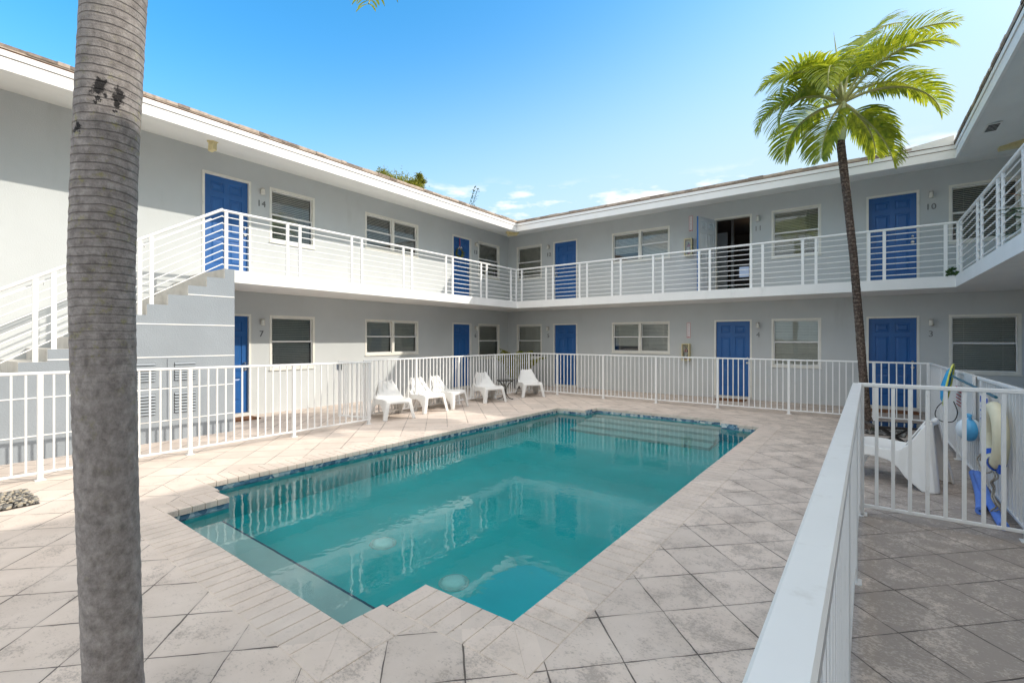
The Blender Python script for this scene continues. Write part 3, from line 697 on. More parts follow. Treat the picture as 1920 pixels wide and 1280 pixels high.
# soffit, fascia and roof
b = MB()
b.add([(XA,YMIN,SOF_W),(EA,YMIN,SOF_E),(EA,EB,SOF_E),(XA,YB,SOF_W)], [(0,1,2,3)])
b.add([(XA,YB,SOF_W),(EA,EB,SOF_E),(EC,EB,SOF_E),(XC,YB,SOF_W)], [(0,1,2,3)])
b.add([(XC,YB,SOF_W),(EC,EB,SOF_E),(EC,YMIN,SOF_E),(XC,YMIN,SOF_W)], [(0,1,2,3)])
part(b, 'soffit', 'soffit')
def eave_ring(b, off, z0, z1, th, mi=0):
    # off: how far the outer face stands proud of the eave line, towards the court
    xa, yb, xc = EA+off, EB-off, EC-off
    outer = [(xa,YMIN),(xa,yb),(xc,yb),(xc,YMIN)]; xa2, yb2, xc2 = xa-th, yb+th, xc+th
    inner = [(xa2,YMIN),(xa2,yb2),(xc2,yb2),(xc2,YMIN)]
    for i in range(3):
        p, q, r, s_ = outer[i], outer[i+1], inner[i+1], inner[i]
        vs_ = [(*p,z0),(*q,z0),(*r,z0),(*s_,z0),(*p,z1),(*q,z1),(*r,z1),(*s_,z1)]
        b.add(vs_, [(0,1,2,3),(4,5,6,7),(0,1,5,4),(2,3,7,6),(1,2,6,5),(0,3,7,4)], mi)
b = MB(); eave_ring(b, .0, SOF_E-.012, 5.25, .04); eave_ring(b, -.012, 5.25, 5.262, .03, 1); eave_ring(b, .014, 5.262, 5.338, .06)
part(b, 'fascia', ['white', 'rust'])
b = MB(); eave_ring(b, .010, 5.340, 5.352, .07); part(b, 'drip_edge', 'rust')
b = MB(); sl = .176; xa, yb, xc = EA+.022, EB-.022, EC-.022
RZ = 5.354
rA, rB, rC = XA-3.3, YB+3.3, XC+3.3
def zz(d): return RZ+sl*d
def top(dx): return RZ+.055+sl*dx
# roof covering: thin edge and slopes up to the ridges and down the back
eA, eB_, eC = xa, yb, xc
for (p, q, mi) in (((eA,YMIN),(eA,eB_),0), ((eA,eB_),(eC,eB_),0), ((eC,eB_),(eC,YMIN),0)):
    b.add([(*p,RZ),(*q,RZ),(*q,RZ+.055),(*p,RZ+.055)], [(0,1,2,3)], 1)
T = RZ+.055; RG = T+sl*4.8
b.add([(eA,YMIN,T),(eA,eB_,T),(rA,rB,RG),(rA,YMIN,RG)], [(0,1,2,3)])
b.add([(eA,eB_,T),(eC,eB_,T),(rC,rB,RG),(rA,rB,RG)], [(0,1,2,3)])
b.add([(eC,eB_,T),(eC,YMIN,T),(rC,YMIN,RG),(rC,rB,RG)], [(0,1,2,3)])
oA, oB, oC = XA-7.8, YB+8.0, XC+7.8
b.add([(rA,YMIN,RG),(rA,rB,RG),(oA,oB,T),(oA,YMIN,T)], [(0,1,2,3)]); b.add([(rA,rB,RG),(rC,rB,RG),(oC,oB,T),(oA,oB,T)], [(0,1,2,3)]); b.add([(rC,rB,RG),(rC,YMIN,RG),(oC,YMIN,T),(oC,oB,T)], [(0,1,2,3)])
b.add([(eA,YMIN,T),(rA,YMIN,RG),(oA,YMIN,T)], [(0,1,2)], 1); b.add([(eC,YMIN,T),(rC,YMIN,RG),(oC,YMIN,T)], [(0,1,2)], 1)
rf = part(b, 'roof', ['roof', 'roofedge'])
# ragged tile ends along the eaves
random.seed(8); b = MB()
def rag(p, q, nrm, inward):
    p, q = Vector(p), Vector(q); L_ = (q-p).length; e = (q-p).normalized(); s_ = 0
    while s_ < L_-.02:
        w_ = min(random.uniform(.10, .42), L_-s_); h = random.choice([.012, .02, .026, .034, .04])*random.uniform(.6, 1.2); o_ = random.uniform(.002, .016)
        a0 = p+e*s_+nrm*o_; a1 = p+e*(s_+w_-.006)+nrm*o_; i0, i1 = a0+inward*.28, a1+inward*.28
        vs_ = [(a0.x,a0.y,T-.035),(a1.x,a1.y,T-.035),(a1.x,a1.y,T+h*.45),(a0.x,a0.y,T+h*.45),(i1.x,i1.y,T+.05+h),(i0.x,i0.y,T+.05+h)]
        b.add(vs_, [(0,1,2,3),(3,2,4,5),(0,3,5),(1,4,2)], random.choice([0,0,1])); s_ += w_
rag((eA,YMIN,0),(eA,eB_,0),Vector((1,0,0)),Vector((-1,0,0))); rag((eA,eB_,0),(eC,eB_,0),Vector((0,-1,0)),Vector((0,1,0))); rag((eC,eB_,0),(eC,YMIN,0),Vector((-1,0,0)),Vector((1,0,0)))
b.build('roof_tile_edge', ['roofedge', 'roof'], rf)
b = MB(); b.add([(EC-.03,EB-.03,5.345),(EC-1.15,EB-.03,5.36),(EC-.6,EB-.028,5.44),(EC-.03,EB-.028,5.52),(EC+.02,EB+.6,5.62),(EC-1.0,EB+.6,5.52)], [(0,1,2,3),(3,2,5,4)])
b.build('flashing', 'soffit', rf)

# soffit vents in the right wing
for (vx, vy) in ((1.80, 11.05), (1.84, 7.3)):
    zc = SOF_E+(SOF_W-SOF_E)*(vx-EC)/(XC-EC)
    b = MB(); b.box((vx-.09,vy-.20,zc-.022),(vx+.09,vy+.20,zc-.012), 0)
    for k in range(5): b.box((vx-.07,vy-.165+k*.068,zc-.026),(vx+.07,vy-.165+k*.068+.045,zc-.0225), 1)
    part(b, 'soffit_vent', ['soffit', 'dark'])

# stairs against the left wing
SX, Y0S, RISE, RUN = -8.82, 3.577, .1695, .2757
b = MB(); prof = []
for k in range(17):
    y_top = Y0S-RUN*k+ (0 if k else .16); z = FL2-RISE*k
for k in range(17):
    ya = Y0S-RUN*(k-1) if k else 3.737; yb_ = Y0S-RUN*k; z = FL2-RISE*k
    if z < .03: break
    b.add([(XA+.001,yb_,z),(SX,yb_,z),(SX,ya,z),(XA+.001,ya,z)], [(0,1,2,3)], 0)                     # tread
    b.add([(XA+.001,yb_,z-RISE),(SX,yb_,z-RISE),(SX,yb_,z),(XA+.001,yb_,z)], [(0,1,2,3)], 0)         # riser
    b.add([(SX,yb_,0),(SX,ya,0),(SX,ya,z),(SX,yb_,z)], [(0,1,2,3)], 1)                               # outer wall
    b.box((SX-.6,yb_-.012,z-.03),(SX+.012,yb_+.02,z+.003), 0) if False else None
b.add([(XA+.001,3.737,0),(SX,3.737,0),(SX,3.737,FL2),(XA+.001,3.737,FL2)], [(0,1,2,3)], 1)
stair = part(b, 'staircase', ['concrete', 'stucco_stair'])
b = MB()
for z in (.322, .828, 1.328, 1.845, 2.342):
    ystart = Y0S-RUN*math.ceil((FL2-z)/RISE)+.0+RUN
    b.box((SX+.001, ystart, z-.008), (SX+.006, 3.735, z+.008))
b.build('groove', 'white', stair)
for (ya, yb_) in ((2.83,3.13),(2.27,2.58)):
    for z0, z1 in ((.95,1.24),(.43,.76)):
        b = MB()
        b.box((SX+.001,ya-.09,z0-.10),(SX+.012,yb_+.09,z1+.06), 0); b.box((SX+.012,ya,z0),(SX+.014,yb_,z1), 1)
        nsl = 7
        for k in range(nsl):
            zc = z0+(z1-z0)*(k+.5)/nsl
            b.add([(SX+.0145,ya+.004,zc+.018),(SX+.0145,yb_-.004,zc+.018),(SX+.036,yb_-.004,zc-.010),(SX+.036,ya+.004,zc-.010),(SX+.036,yb_-.004,zc-.014),(SX+.036,ya+.004,zc-.014)], [(0,1,2,3),(3,2,4,5)], 0)
        b.build('louvre_vent', ['stucco_stair', 'dark'], stair)

# railings
def railing(a, c, posts, end_caps=(), rods=8, slope=0.0, name='railing', hand=1.05, step_fn=None, ox=0.):
    # a, c: (x, y, z) of the floor line at both ends, posts: parameters along the run
    A, C_ = Vector(a), Vector(c); top_ = MB(); Lr = (C_-A).length
    top_.tube([A+Vector((0,0,hand-.025)), C_+Vector((0,0,hand-.025))], .028, 12, flat=.9)
    r = P(top_.build(name, 'rail', bld))
    rb = MB()
    for k in range(rods): rb.tube([A+Vector((0,0,.085+k*.119)), C_+Vector((0,0,.085+k*.119))], .0095, 6)
    rb.build('rods', 'rail', r)
    for t in posts:
        p = A+(C_-A)*t; pb = MB(); zb = step_fn(p.y) if step_fn else p.z
        d = (C_-A); d.z = 0; d.normalize(); n_ = Vector((-d.y, d.x, 0))
        hw, hd = .027, .016
        q = [p+d*sx_*hw+n_*sy_*hd for sx_, sy_ in ((-1,-1),(1,-1),(1,1),(-1,1))]
        pb.add([(v.x,v.y,zb) for v in q]+[(v.x,v.y,p.z+hand-.03) for v in q], [(0,1,5,4),(1,2,6,5),(2,3,7,6),(3,0,4,7)]); pb.build('post', 'rail', r)
    return r
RA, RB, RC = -8.93, 12.35, 1.56
def par(lo, hi, vals): return [(v-lo)/(hi-lo) for v in vals]
railing((RA,3.565,FL2),(RA,RB,FL2), par(3.565,RB,[3.645,3.893,4.746,4.995,6.178,6.438,7.63,7.902,9.101,9.361,10.566,10.825,12.04,12.33]))
railing((RA,RB,FL2),(RC,RB,FL2), par(RA,RC,[-8.72,-7.797,-7.546,-6.625,-6.379,-5.592,-5.336,-4.412,-4.153,-3.233,-2.977,-2.051,-1.802,-1.002,-.75,.18,.434,1.369,1.55]))
railing((RC,RB,FL2),(RC,YMIN+.1,FL2), par(RB,YMIN+.1,[12.12,10.609,10.283,9.238,8.95,7.964,7.70,6.7,6.45,5.4,5.15,4.1,3.85,2.8,2.55,1.5,1.25]))
SLP = RISE/RUN
def step_z(y):
    k = math.ceil((Y0S-y)/RUN); return FL2-RISE*max(k, 0)
yE = -.95
sr = railing((SX-.045,3.565,FL2),(SX-.045,yE,FL2-SLP*(3.565-yE)), [(3.565-v)/(3.565-yE) for v in (2.544,2.395,1.442,1.261,.25,.07,-.85)], step_fn=step_z)
b = MB()
def hr(y): return (SX-.13, y, FL2+hand_-SLP*(3.565-y))
hand_ = .93
b.tube([hr(3.42), hr(3.30), hr(yE+.2)], .018, 8)
for y in (2.47, 1.35): b.tube([hr(y), (SX-.10, y, hr(y)[2]-.05), (SX-.05, y, hr(y)[2]-.05)], .006, 6)
b.build('handrail', 'rail', sr)

# ------------------------------------------------------------------ wall fittings
def wall_lamp():
    t = thing('wall_lamp', '', 'wall lamp', group='wall lamps beside the doors')
    b = MB(); b.box((-.032,-.012,-.055),(.032,0,.055)); b.box((-.014,-.07,.035),(.014,-.012,.055)); b.build('bracket', 'lampmetal', t)
    b = MB(); b.lathe([(.001,.058),(.034,.055),(.036,.03),(.030,.028)], (0,-.075,0), 14); b.build('cap', 'lampmetal', t)
    b = MB(); b.lathe([(.034,.03),(.040,-.03),(.044,-.075),(.040,-.085),(.001,-.087)], (0,-.075,0), 14); b.build('lamp_shade', 'lampwhite', t)
    return t
lamp0 = None
NUMS = [('7',XA,4.925,0,'A'),('14',XA,4.925,1,'A'),('6',XA,11.95,0,'A'),('13',XA,11.95,1,'A'),('5',-8.62,YB,0,'B'),('12',-8.60,YB,1,'B'),('4',-2.12,YB,0,'B'),('11',-2.12,YB,1,'B'),('3',1.29,YB,0,'B'),('10',1.29,YB,1,'B')]
for s_, x, y, k, wng in NUMS:
    rz = R(90) if wng == 'A' else 0
    off = Vector((.0, 0, 0)); loc = (x+(.001 if wng == 'A' else 0), y-(0 if wng == 'A' else .001), 1.99+DZ*k)
    lb = 'small white glass wall lamp above the number %s' % s_
    if lamp0 is None: lamp0 = wall_lamp(); lamp0.location = loc; lamp0.rotation_euler = (0,0,rz); lamp0['label'] = lb
    else: dup(lamp0, loc, rz, lb)
    mt = Matrix.Translation((x+(.006 if wng == 'A' else 0), y-(0 if wng == 'A' else .006), 1.72+DZ*k)) @ Matrix.Rotation(rz, 4, 'Z') @ Matrix.Rotation(R(90), 4, 'X')
    o = text_mesh('house_number', s_, .185, 'number', matrix=mt, depth=.005, spacing=1.05)
    tag(o, 'grey metal number %s on the wall below its lamp' % s_, 'house number', 'metal house numbers')
def cabinet(x, z, lb):
    t = thing('extinguisher_cabinet', lb, 'extinguisher cabinet', (x, YB, z), 0, 'fire extinguisher cabinets on the rear wall')
    b = MB(); Wc, Hc, Dc = .105, .24, .15
    b.box((-Wc,-Dc,-Hc),(-Wc+.012,-.001,Hc)); b.box((Wc-.012,-Dc,-Hc),(Wc,-.001,Hc)); b.box((-Wc+.012,-Dc,Hc-.012),(Wc-.012,-.001,Hc)); b.box((-Wc+.012,-Dc,-Hc),(Wc-.012,-.001,-Hc+.012)); b.box((-Wc+.012,-.012,-Hc+.012),(Wc-.012,-.002,Hc-.012)); b.build('case', 'yellow', t)
    b = MB(); fr = .026
    for q in (((-Wc,-Hc),(-Wc+fr,Hc)), ((Wc-fr,-Hc),(Wc,Hc)), ((-Wc+fr,Hc-fr),(Wc-fr,Hc)), ((-Wc+fr,-Hc),(Wc-fr,-Hc+fr))): b.box((q[0][0],-Dc-.014,q[0][1]),(q[1][0],-Dc-.001,q[1][1]))
    d = b.build('door', 'yellow', t)
    b = MB(); b.add([(-Wc+fr,-Dc-.007,-Hc+fr),(Wc-fr,-Dc-.007,-Hc+fr),(Wc-fr,-Dc-.007,Hc-fr),(-Wc+fr,-Dc-.007,Hc-fr)], [(0,1,2,3)]); b.build('pane', 'glass', d)
    return t
def ext(x, z, lb):
    t = thing('fire_extinguisher', lb, 'fire extinguisher', (x, YB-.075, z-.20), 0, 'fire extinguishers inside the yellow cabinets')
    b = MB(); b.lathe([(.001,0),(.045,.004),(.05,.02),(.05,.22),(.04,.26),(.018,.285),(.018,.30)], n=16); b.build('cylinder', 'red', t)
    b = MB(); b.lathe([(.0505,.08),(.0505,.20)], n=16); b.build('paper_tag', 'signwhite', t)
    b = MB(); b.box((-.012,-.05,.30),(.012,.03,.325)); b.tube([(0,.02,.30),(.04,.03,.25),(.052,.0,.14),(.045,-.03,.06)], .008, 6); b.build('valve', 'darkmetal', t)
def fsign(x, z, lb):
    t = thing('fire_extinguisher_sign', lb, 'sign', (x, YB, z), 0, 'fire extinguisher signs on the rear wall')
    b = MB(); b.box((-.055,-.005,-.225),(.055,-.001,.225)); b.build('panel', 'signwhite', t)
    b = MB(); w_ = .009
    b.box((-.05,-.007,-.22),(-.05+w_,-.0055,.22)); b.box((.05-w_,-.007,-.22),(.05,-.0055,.22)); b.box((-.041,-.007,.22-w_),(.041,-.0055,.22))
    b.add([(-.041,-.007,-.185),(.041,-.007,-.185),(0,-.007,-.218)], [(0,2,1)]); b.box((-.041,-.007,-.22),(-.03,-.0055,-.2)); b.box((.03,-.007,-.22),(.041,-.0055,-.2)); b.build('border', 'red', t)
    mt = Matrix.Translation((0,-.0065,.02)) @ Matrix.Rotation(R(90), 4, 'X')
    text_mesh('lettering', '\n'.join('FIRE')+'\n\n'+'\n'.join('EXTINGUISHER'), .026, 'red', t, .0006, mt, lines=.82)
cabinet(-3.95, 1.24, 'yellowed extinguisher cabinet beside ground floor door 4'); ext(-3.95, 1.24, 'red fire extinguisher in the ground floor cabinet by door 4')
cabinet(-3.88, 4.22, 'yellowed extinguisher cabinet on the balcony beside open door 11'); ext(-3.88, 4.22, 'red fire extinguisher in the balcony cabinet by open door 11')
fsign(-3.90, 1.86, 'narrow white and red sign above the ground floor cabinet'); fsign(-3.84, 4.90, 'narrow white and red sign above the balcony cabinet')

# eave fixtures
def floodbox(name, lb, loc, rz, sz, base=(.06, .03)):
    t = thing(name, lb, 'light fixture', loc, rz, 'aged fixtures under the eaves')
    b = MB(); b.box((-sz[0]*.62,-sz[1]*.7,-.02),(sz[0]*.62,sz[1]*.7,.03)); b.build('base_plate', 'yellow', t)
    b = MB(); x_, y_, z_ = sz; b.add([(-x_/2,-y_/2,-.02),(x_/2,-y_/2,-.02),(x_/2,y_/2,-.02),(-x_/2,y_/2,-.02),(-x_/2*.92,-y_/2*1.25,-z_),(x_/2*.92,-y_/2*1.25,-z_*.86),(x_/2*.92,y_/2,-z_*.86),(-x_/2*.92,y_/2,-z_)], [(0,1,5,4),(1,2,6,5),(2,3,7,6),(3,0,4,7),(4,5,6,7)]); b.build('housing', 'yellow', t)
    return t
floodbox('soffit_light', 'yellowed box fixture hanging from the eave above door 14', (-9.42, 3.62, 5.19), R(20), (.12, .075, .18))
floodbox('soffit_light', 'yellowed low fixture in the corner of the left and rear eaves', (-9.30, 12.62, 5.16), R(45), (.34, .16, .10))
floodbox('soffit_light', 'yellowed low fixture under the right wing eave near window 10', (2.30, 12.55, 5.25), R(0), (.36, .14, .10))

# wreath on door 13
t = thing('door_wreath', 'small twig wreath with a red and white ribbon on door 13', 'wreath', (XA-.03, 11.20, 4.40))
b = MB(); random.seed(2)
b.tube([(.0,.14*math.cos(a_/16*2*math.pi),.14*math.sin(a_/16*2*math.pi)) for a_ in range(17)], .02, 6)
for k in range(110):
    a_ = random.uniform(math.pi*.85, math.pi*2.15); r_ = random.uniform(.10, .2); p = Vector((random.uniform(0,.04), r_*math.cos(a_), r_*math.sin(a_))); d = Vector((random.uniform(-.2,.6), random.uniform(-1,1), random.uniform(-1,1))).normalized()*.06; s_ = d.cross(Vector((1,.2,0))).normalized()*.012
    b.add([p-s_, p+d, p+s_], [(0,1,2)])
b.build('foliage', 'plantleaf', t)
b = MB(); b.box((.015,-.012,.12),(.02,.012,.47)); b.build('ribbon', 'red', t)
b = MB(); b.tube([(.03,-.09,.12),(.04,-.03,.19),(.04,.0,.14),(.04,.05,.19),(.03,.09,.15)], .012, 6); b.build('bow', 'signwhite', t)

# door mats
for i, (x0_, y0_, x1_, y1_, lb) in enumerate(((-3.05,13.15,-2.35,13.60,'brown coir doormat before door 4'),(.22,13.12,1.05,13.58,'brown coir doormat before door 3'),(-10.15,3.85,-9.72,4.62,'brown coir doormat before door 7'),(-3.05,13.15,-2.35,13.62,'dark mat before open door 11'))):
    z = .002 if i < 3 else FL2+.002
    b = MB(); b.box((x0_,y0_,z),(x1_,y1_,z+.022)); tag(b.build('doormat', 'mat'), lb, 'doormat', 'doormats')

# ------------------------------------------------------------------ fences
def fence(label, a, c, posts, ht=(1.2, 1.2), pitch=.113, name='pool_fence', group='white picket fences round the pool', skip=False, wide=.038, pk=.019, posts_w=.05, rail_h=.032, cat='fence'):
    A, C_ = Vector((a[0], a[1], 0)), Vector((c[0], c[1], 0)); Lr = (C_-A).length; e = (C_-A)/Lr
    t = thing(name, label, cat, A, 0, group)
    h = lambda s: ht[0]+(ht[1]-ht[0])*s/Lr
    def pt(s, z): p = e*s; return (p.x, p.y, z)
    b = MB(); b.bar(pt(-.02, ht[0]-rail_h/2), pt(Lr+.02, ht[1]-rail_h/2), wide, rail_h, ch=.006); b.build('top_rail', 'fence', t)
    b = MB(); b.bar(pt(0, .085), pt(Lr, .085), .03, .026, ch=.003); b.build('bottom_rail', 'fence', t)
    pw = posts_w
    for s in posts:
        b = MB(); b.bar(pt(s, .004), pt(s, h(s)-rail_h-.001), pw, pw, ch=.004); b.bar(pt(s, .0005), pt(s, .0075), pw*1.9, pw*1.9, ch=.004); b.build('post', 'fence', t)
    b = MB(); ps = sorted(posts); ends = ([0]+ps if ps[0] > .06 else ps)+([Lr] if ps[-1] < Lr-.06 else [])
    for s0, s1 in zip(ends, ends[1:]):
        nn = max(1, round((s1-s0)/pitch)); st = (s1-s0)/nn
        for k in range(1, nn):
            s = s0+k*st; b.bar(pt(s, .098), pt(s, h(s)-rail_h-.001), pk, pk)
    b.build('pickets', 'fence', t); return t
D = lambda a, c, p: (Vector(p)-Vector(a)).length
def along(a, c, vals, ax): L_ = (Vector(c)-Vector(a)).length; return [(v-a[ax])/(c[ax]-a[ax])*L_ for v in vals]
a_, c_ = (-7.56,-1.85),(-7.48,5.57)
fence('white picket fence between the outside stairs and the pool', a_, c_, along(a_, c_, [-1.85,-.37,1.11,2.60,4.09,5.55], 1), (1.27, 1.185), .118)
a_, c_ = (-8.02,5.85),(-8.0,11.68)
fence('white picket fence behind the row of white lounge chairs', a_, c_, along(a_, c_, [5.86,7.22,8.62,10.07], 1), (1.19, 1.2), .11)
a_, c_ = (-8.0,11.70),(1.08,11.65)
fence('long white picket fence in front of the rear ground floor doors', a_, c_, along(a_, c_, [-8.0,-7.0,-5.55,-4.1,-2.64,-1.2,.25,1.055], 0), (1.2, 1.17), .112)
a_, c_ = (1.08,11.60),(1.10,-2.0)
fence('white picket fence along the right, hung with the life ring', a_, c_, along(a_, c_, [10.1,8.6,7.1,5.42,3.9,2.4,.9,-.6], 1), (1.17, 1.24), .112)
a_, c_ = (.02,5.39),(1.06,5.40)
fence('short white cross fence at the right in front of the lone chair', a_, c_, [.0], (1.208, 1.208), .118, pk=.026, rail_h=.036, wide=.034)
a_, c_ = (-.005,5.36),(-.095,-.6)
fence('long white picket fence running past the camera, its rail nearest', a_, c_, [.0,1.5,3.0,4.5,5.9], (1.205, 1.2), .113, pk=.026, wide=.072, rail_h=.038, posts_w=.05)
# open gate
g = thing('pool_gate', 'white picket gate standing open behind the fence by the first chair', 'gate', (-8.28, 5.46, 0))
a2 = Vector((0,0,0)); c2 = Vector((.76,.14,0))
b = MB(); b.bar((0,0,1.16),(.76,.14,1.16), .04,.035, ch=.004); b.bar((0,0,.10),(.76,.14,.10), .04,.035, ch=.004); b.bar((0,0,.08),(0,0,1.18), .045,.045, ch=.004); b.bar((.76,.14,.08),(.76,.14,1.18), .045,.045, ch=.004); b.build('gate_frame', 'fence', g)
b = MB()
for k in range(1, 7): p = c2*(k/7); b.bar((p.x,p.y,.115),(p.x,p.y,1.145), .019,.019)
b.build('pickets', 'fence', g)
b = MB(); b.box((-.03,-.05,1.0),(.035,.03,1.12)); b.build('latch', 'metal', g)

# ------------------------------------------------------------------ lounge chairs
def grid(b, rows, thick=0):
    nr, nc = len(rows), len(rows[0]); vs_ = [p for r in rows for p in r]
    b.add(vs_, [(i*nc+j, i*nc+j+1, (i+1)*nc+j+1, (i+1)*nc+j) for i in range(nr-1) for j in range(nc-1)], 0, True)
def chair_mesh():
    b = MB()
    # seat and back: centre profile (y, z), half width, dish
    prof = [(.40,.315,.245,.0),(.405,.35,.255,.0),(.385,.375,.265,.006),(.32,.378,.275,.018),(.2,.358,.285,.035),(.06,.335,.292,.048),(-.07,.325,.295,.055),(-.15,.345,.290,.055),(-.20,.42,.265,.05),(-.245,.52,.225,.04),(-.29,.62,.185,.03),(-.325,.69,.160,.018),(-.345,.712,.150,.010),(-.362,.705,.142,.004),(-.368,.67,.138,0)]
    rows = []
    for i, (y, z, hw, dish) in enumerate(prof):
        r = []
        pv, nx = prof[max(i-1,0)], prof[min(i+1,len(prof)-1)]; ty, tz = nx[0]-pv[0], nx[1]-pv[1]; l = math.hypot(ty, tz); ny, nz_ = tz/l, -ty/l
        if nz_ < 0 and z < .5: ny, nz_ = -ny, -nz_
        for j in range(-6, 7):
            s = j/6; k = dish*abs(s)**2.2
            horn = .022*math.exp(-((abs(s)-.82)/.22)**2) if i in (11, 12, 13) else 0
            r.append((s*hw, y+ (k*.9 if z > .4 else 0), z+(k if z <= .4 else k*.15)+horn))
        rows.append(r)
    grid(b, rows)
    for sgn in (-1, 1):
        # apron + front leg : from the seat edge down and out
        def strip(path):   # path: list of (inner/top point, outer/bottom point)
            rs = [[Vector(p)+(Vector(q)-Vector(p))*t for t in (0,.33,.66,1)] for p, q in path]; grid(b, [[tuple(v) for v in r] for r in rs])
        X = lambda v: v*sgn
        # side skirt from front leg to rear leg with a rising arch
        ys = [(.405,.36,.256,.0,.305),(.36,.385,.272,.0,.305),(.31,.40,.277,.13,.300),(.25,.405,.283,.235,.297),(.17,.402,.29,.285,.300),(.06,.392,.295,.285,.305),(-.05,.388,.297,.262,.312),(-.13,.402,.294,.20,.318),(-.19,.46,.27,.11,.322),(-.24,.54,.235,.0,.325),(-.29,.64,.19,.0,.318),(-.335,.705,.155,.0,.305)]
        strip([((X(hw), y, zt), (X(xo+(.03 if zb == 0 else 0)), (y+ (.035 if y > .3 else (-.10-(.0) if y < -.2 else 0))), zb)) for y, zt, hw, zb, xo in ys])
        # front face of the front leg
        strip([((X(.256), .405, .36), (X(.335), .44, .0)), ((X(.19), .41, .335), (X(.262), .452, .0))])
        # rear face of the rear leg
        strip([((X(.155), -.335, .705), (X(.335), -.435, .0)), ((X(.135), -.368, .69), (X(.30), -.455, .0)), ((X(.10), -.368, .68), (X(.255), -.46, .0))])
    me = bpy.data.meshes.new('shell'); me.from_pydata(b.v, [], b.f); me.update(); me.materials.append(M['plastic'])
    bm = bmesh.new(); bm.from_mesh(me); bmesh.ops.remove_doubles(bm, verts=bm.verts, dist=.004); bmesh.ops.recalc_face_normals(bm, faces=bm.faces); bm.to_mesh(me); bm.free()
    o = bpy.data.objects.new('tmp_shell', me); COL.objects.link(o)
    so_ = o.modifiers.new('s', 'SOLIDIFY'); so_.thickness = .018; so_.offset = 0; so_.use_even_offset = False
    rm = o.modifiers.new('r', 'REMESH'); rm.mode = 'VOXEL'; rm.voxel_size = .0068; rm.use_smooth_shade = True
    sm_ = o.modifiers.new('m', 'SMOOTH'); sm_.iterations = 7; sm_.factor = .6
    dg = bpy.context.evaluated_depsgraph_get(); m2 = bpy.data.meshes.new_from_object(o.evaluated_get(dg)); bpy.data.objects.remove(o)
    m2.name = 'lounge_chair'; return m2
cm = chair_mesh()
def chair(lb, x, y, facing):
    o = bpy.data.objects.new('lounge_chair', cm); COL.objects.link(o); o.location = (x, y, 0); o.rotation_euler = (0, 0, facing-R(90))
    return tag(o, lb, 'chair', 'white moulded lounge chairs')
def chair_feet(lb, f1, f2):      # f1, f2: the two front feet on the ground (left/near, right/far)
    a, c = Vector(f1), Vector(f2); m_ = (a+c)/2; d = (c-a).normalized(); fwd = Vector((d.y, -d.x)); ang = math.atan2(fwd.y, fwd.x)
    ctr = m_-fwd*.44; return chair(lb, ctr.x, ctr.y, ang)
chair_feet('white plastic lounge chair in dappled shade, leftmost by the gate', (-7.45,5.92), (-7.27,6.49))
chair_feet('white plastic lounge chair second from the gate, in full sun', (-7.48,6.98), (-7.40,7.60))
chair_feet('white plastic lounge chair third from the gate, turned towards the far end', (-7.42,7.80), (-7.52,8.42))
chair_feet('white plastic lounge chair on the near side of the small dark table', (-7.50,9.02), (-7.27,9.60))
chair_feet('white plastic lounge chair on the far side of the small dark table', (-7.42,10.55), (-7.02,11.02))
chair('white plastic lounge chair alone at the right, seen from its side', .33, 6.98, math.atan2(.17, -.52))

# small round glass table
t = thing('side_table', 'small round glass table with curved dark legs between two white chairs', 'table', (-7.62, 10.02, 0))
b = MB(); b.lathe([(.001,.508),(.22,.508),(.22,.515),(.001,.515)], n=28, smooth=False); b.build('table_top', 'tableglass', t)
b = MB(); b.tube([(.225*math.cos(2*math.pi*k/28), .225*math.sin(2*math.pi*k/28), .508) for k in range(29)], .011, 6); b.build('rim', 'darkmetal', t)
for k in range(4):
    a_ = k*math.pi/2+.4; cs, sn = math.cos(a_), math.sin(a_); b = MB()
    b.tube([(r_*cs, r_*sn, z) for r_, z in ((.215,.50),(.14,.46),(.06,.36),(.025,.25),(.03,.14),(.09,.05),(.17,.015),(.22,.008))], .011, 6); b.build('leg', 'darkmetal', t)
# low folding table
t = thing('folding_table', 'low dark folding table with a bluish glass top near the slender palm', 'table', (.47, 8.55, 0), R(15))
b = MB(); b.box((-.33,-.22,.395),(.33,.22,.405)); b.build('table_top', 'tableglass', t)
b = MB(); b.bar((-.34,-.23,.392),(.34,-.23,.392),.025,.03); b.bar((-.34,.23,.392),(.34,.23,.392),.025,.03); b.bar((-.34,-.23,.392),(-.34,.23,.392),.025,.03); b.bar((.34,-.23,.392),(.34,.23,.392),.025,.03); b.build('frame', 'darkmetal', t)
for sy in (-.21, .21):
    for sgn in (-1, 1): b = MB(); b.bar((sgn*.28, sy, .39), (-sgn*.28, sy+.012*sgn, .005), .022, .022); b.build('leg', 'darkmetal', t)

# ------------------------------------------------------------------ things on the right fence
FX = 1.085
def smooth(pts, k=6):
    P_ = [Vector(p) for p in pts]; P_ = [P_[0]]+P_+[P_[-1]]; out_ = []
    for i in range(1, len(P_)-2):
        for j in range(k):
            t_ = j/k; a, b_, c_, d_ = P_[i-1:i+3]
            out_.append(.5*((2*b_)+(c_-a)*t_+(2*a-5*b_+4*c_-d_)*t_*t_+(3*b_-a-3*c_+d_)*t_**3))
    return out_+[P_[-1]]
def ring_pts(c, r, n_, a0=0, a1=2*math.pi, x=0): return [(c[0]+x, c[1]+r*math.cos(a0+(a1-a0)*k/n_), c[2]+r*math.sin(a0+(a1-a0)*k/n_)) for k in range(n_+1)]
t = thing('life_ring', 'cream life ring with blue straps hanging on the right fence', 'life ring', (1.0, 6.05, .73))
b = MB(); b.tube(ring_pts((0,0,0), .245, 40), .066, 16, cap=False, flat=.85); b.build('ring', 'ring', t)
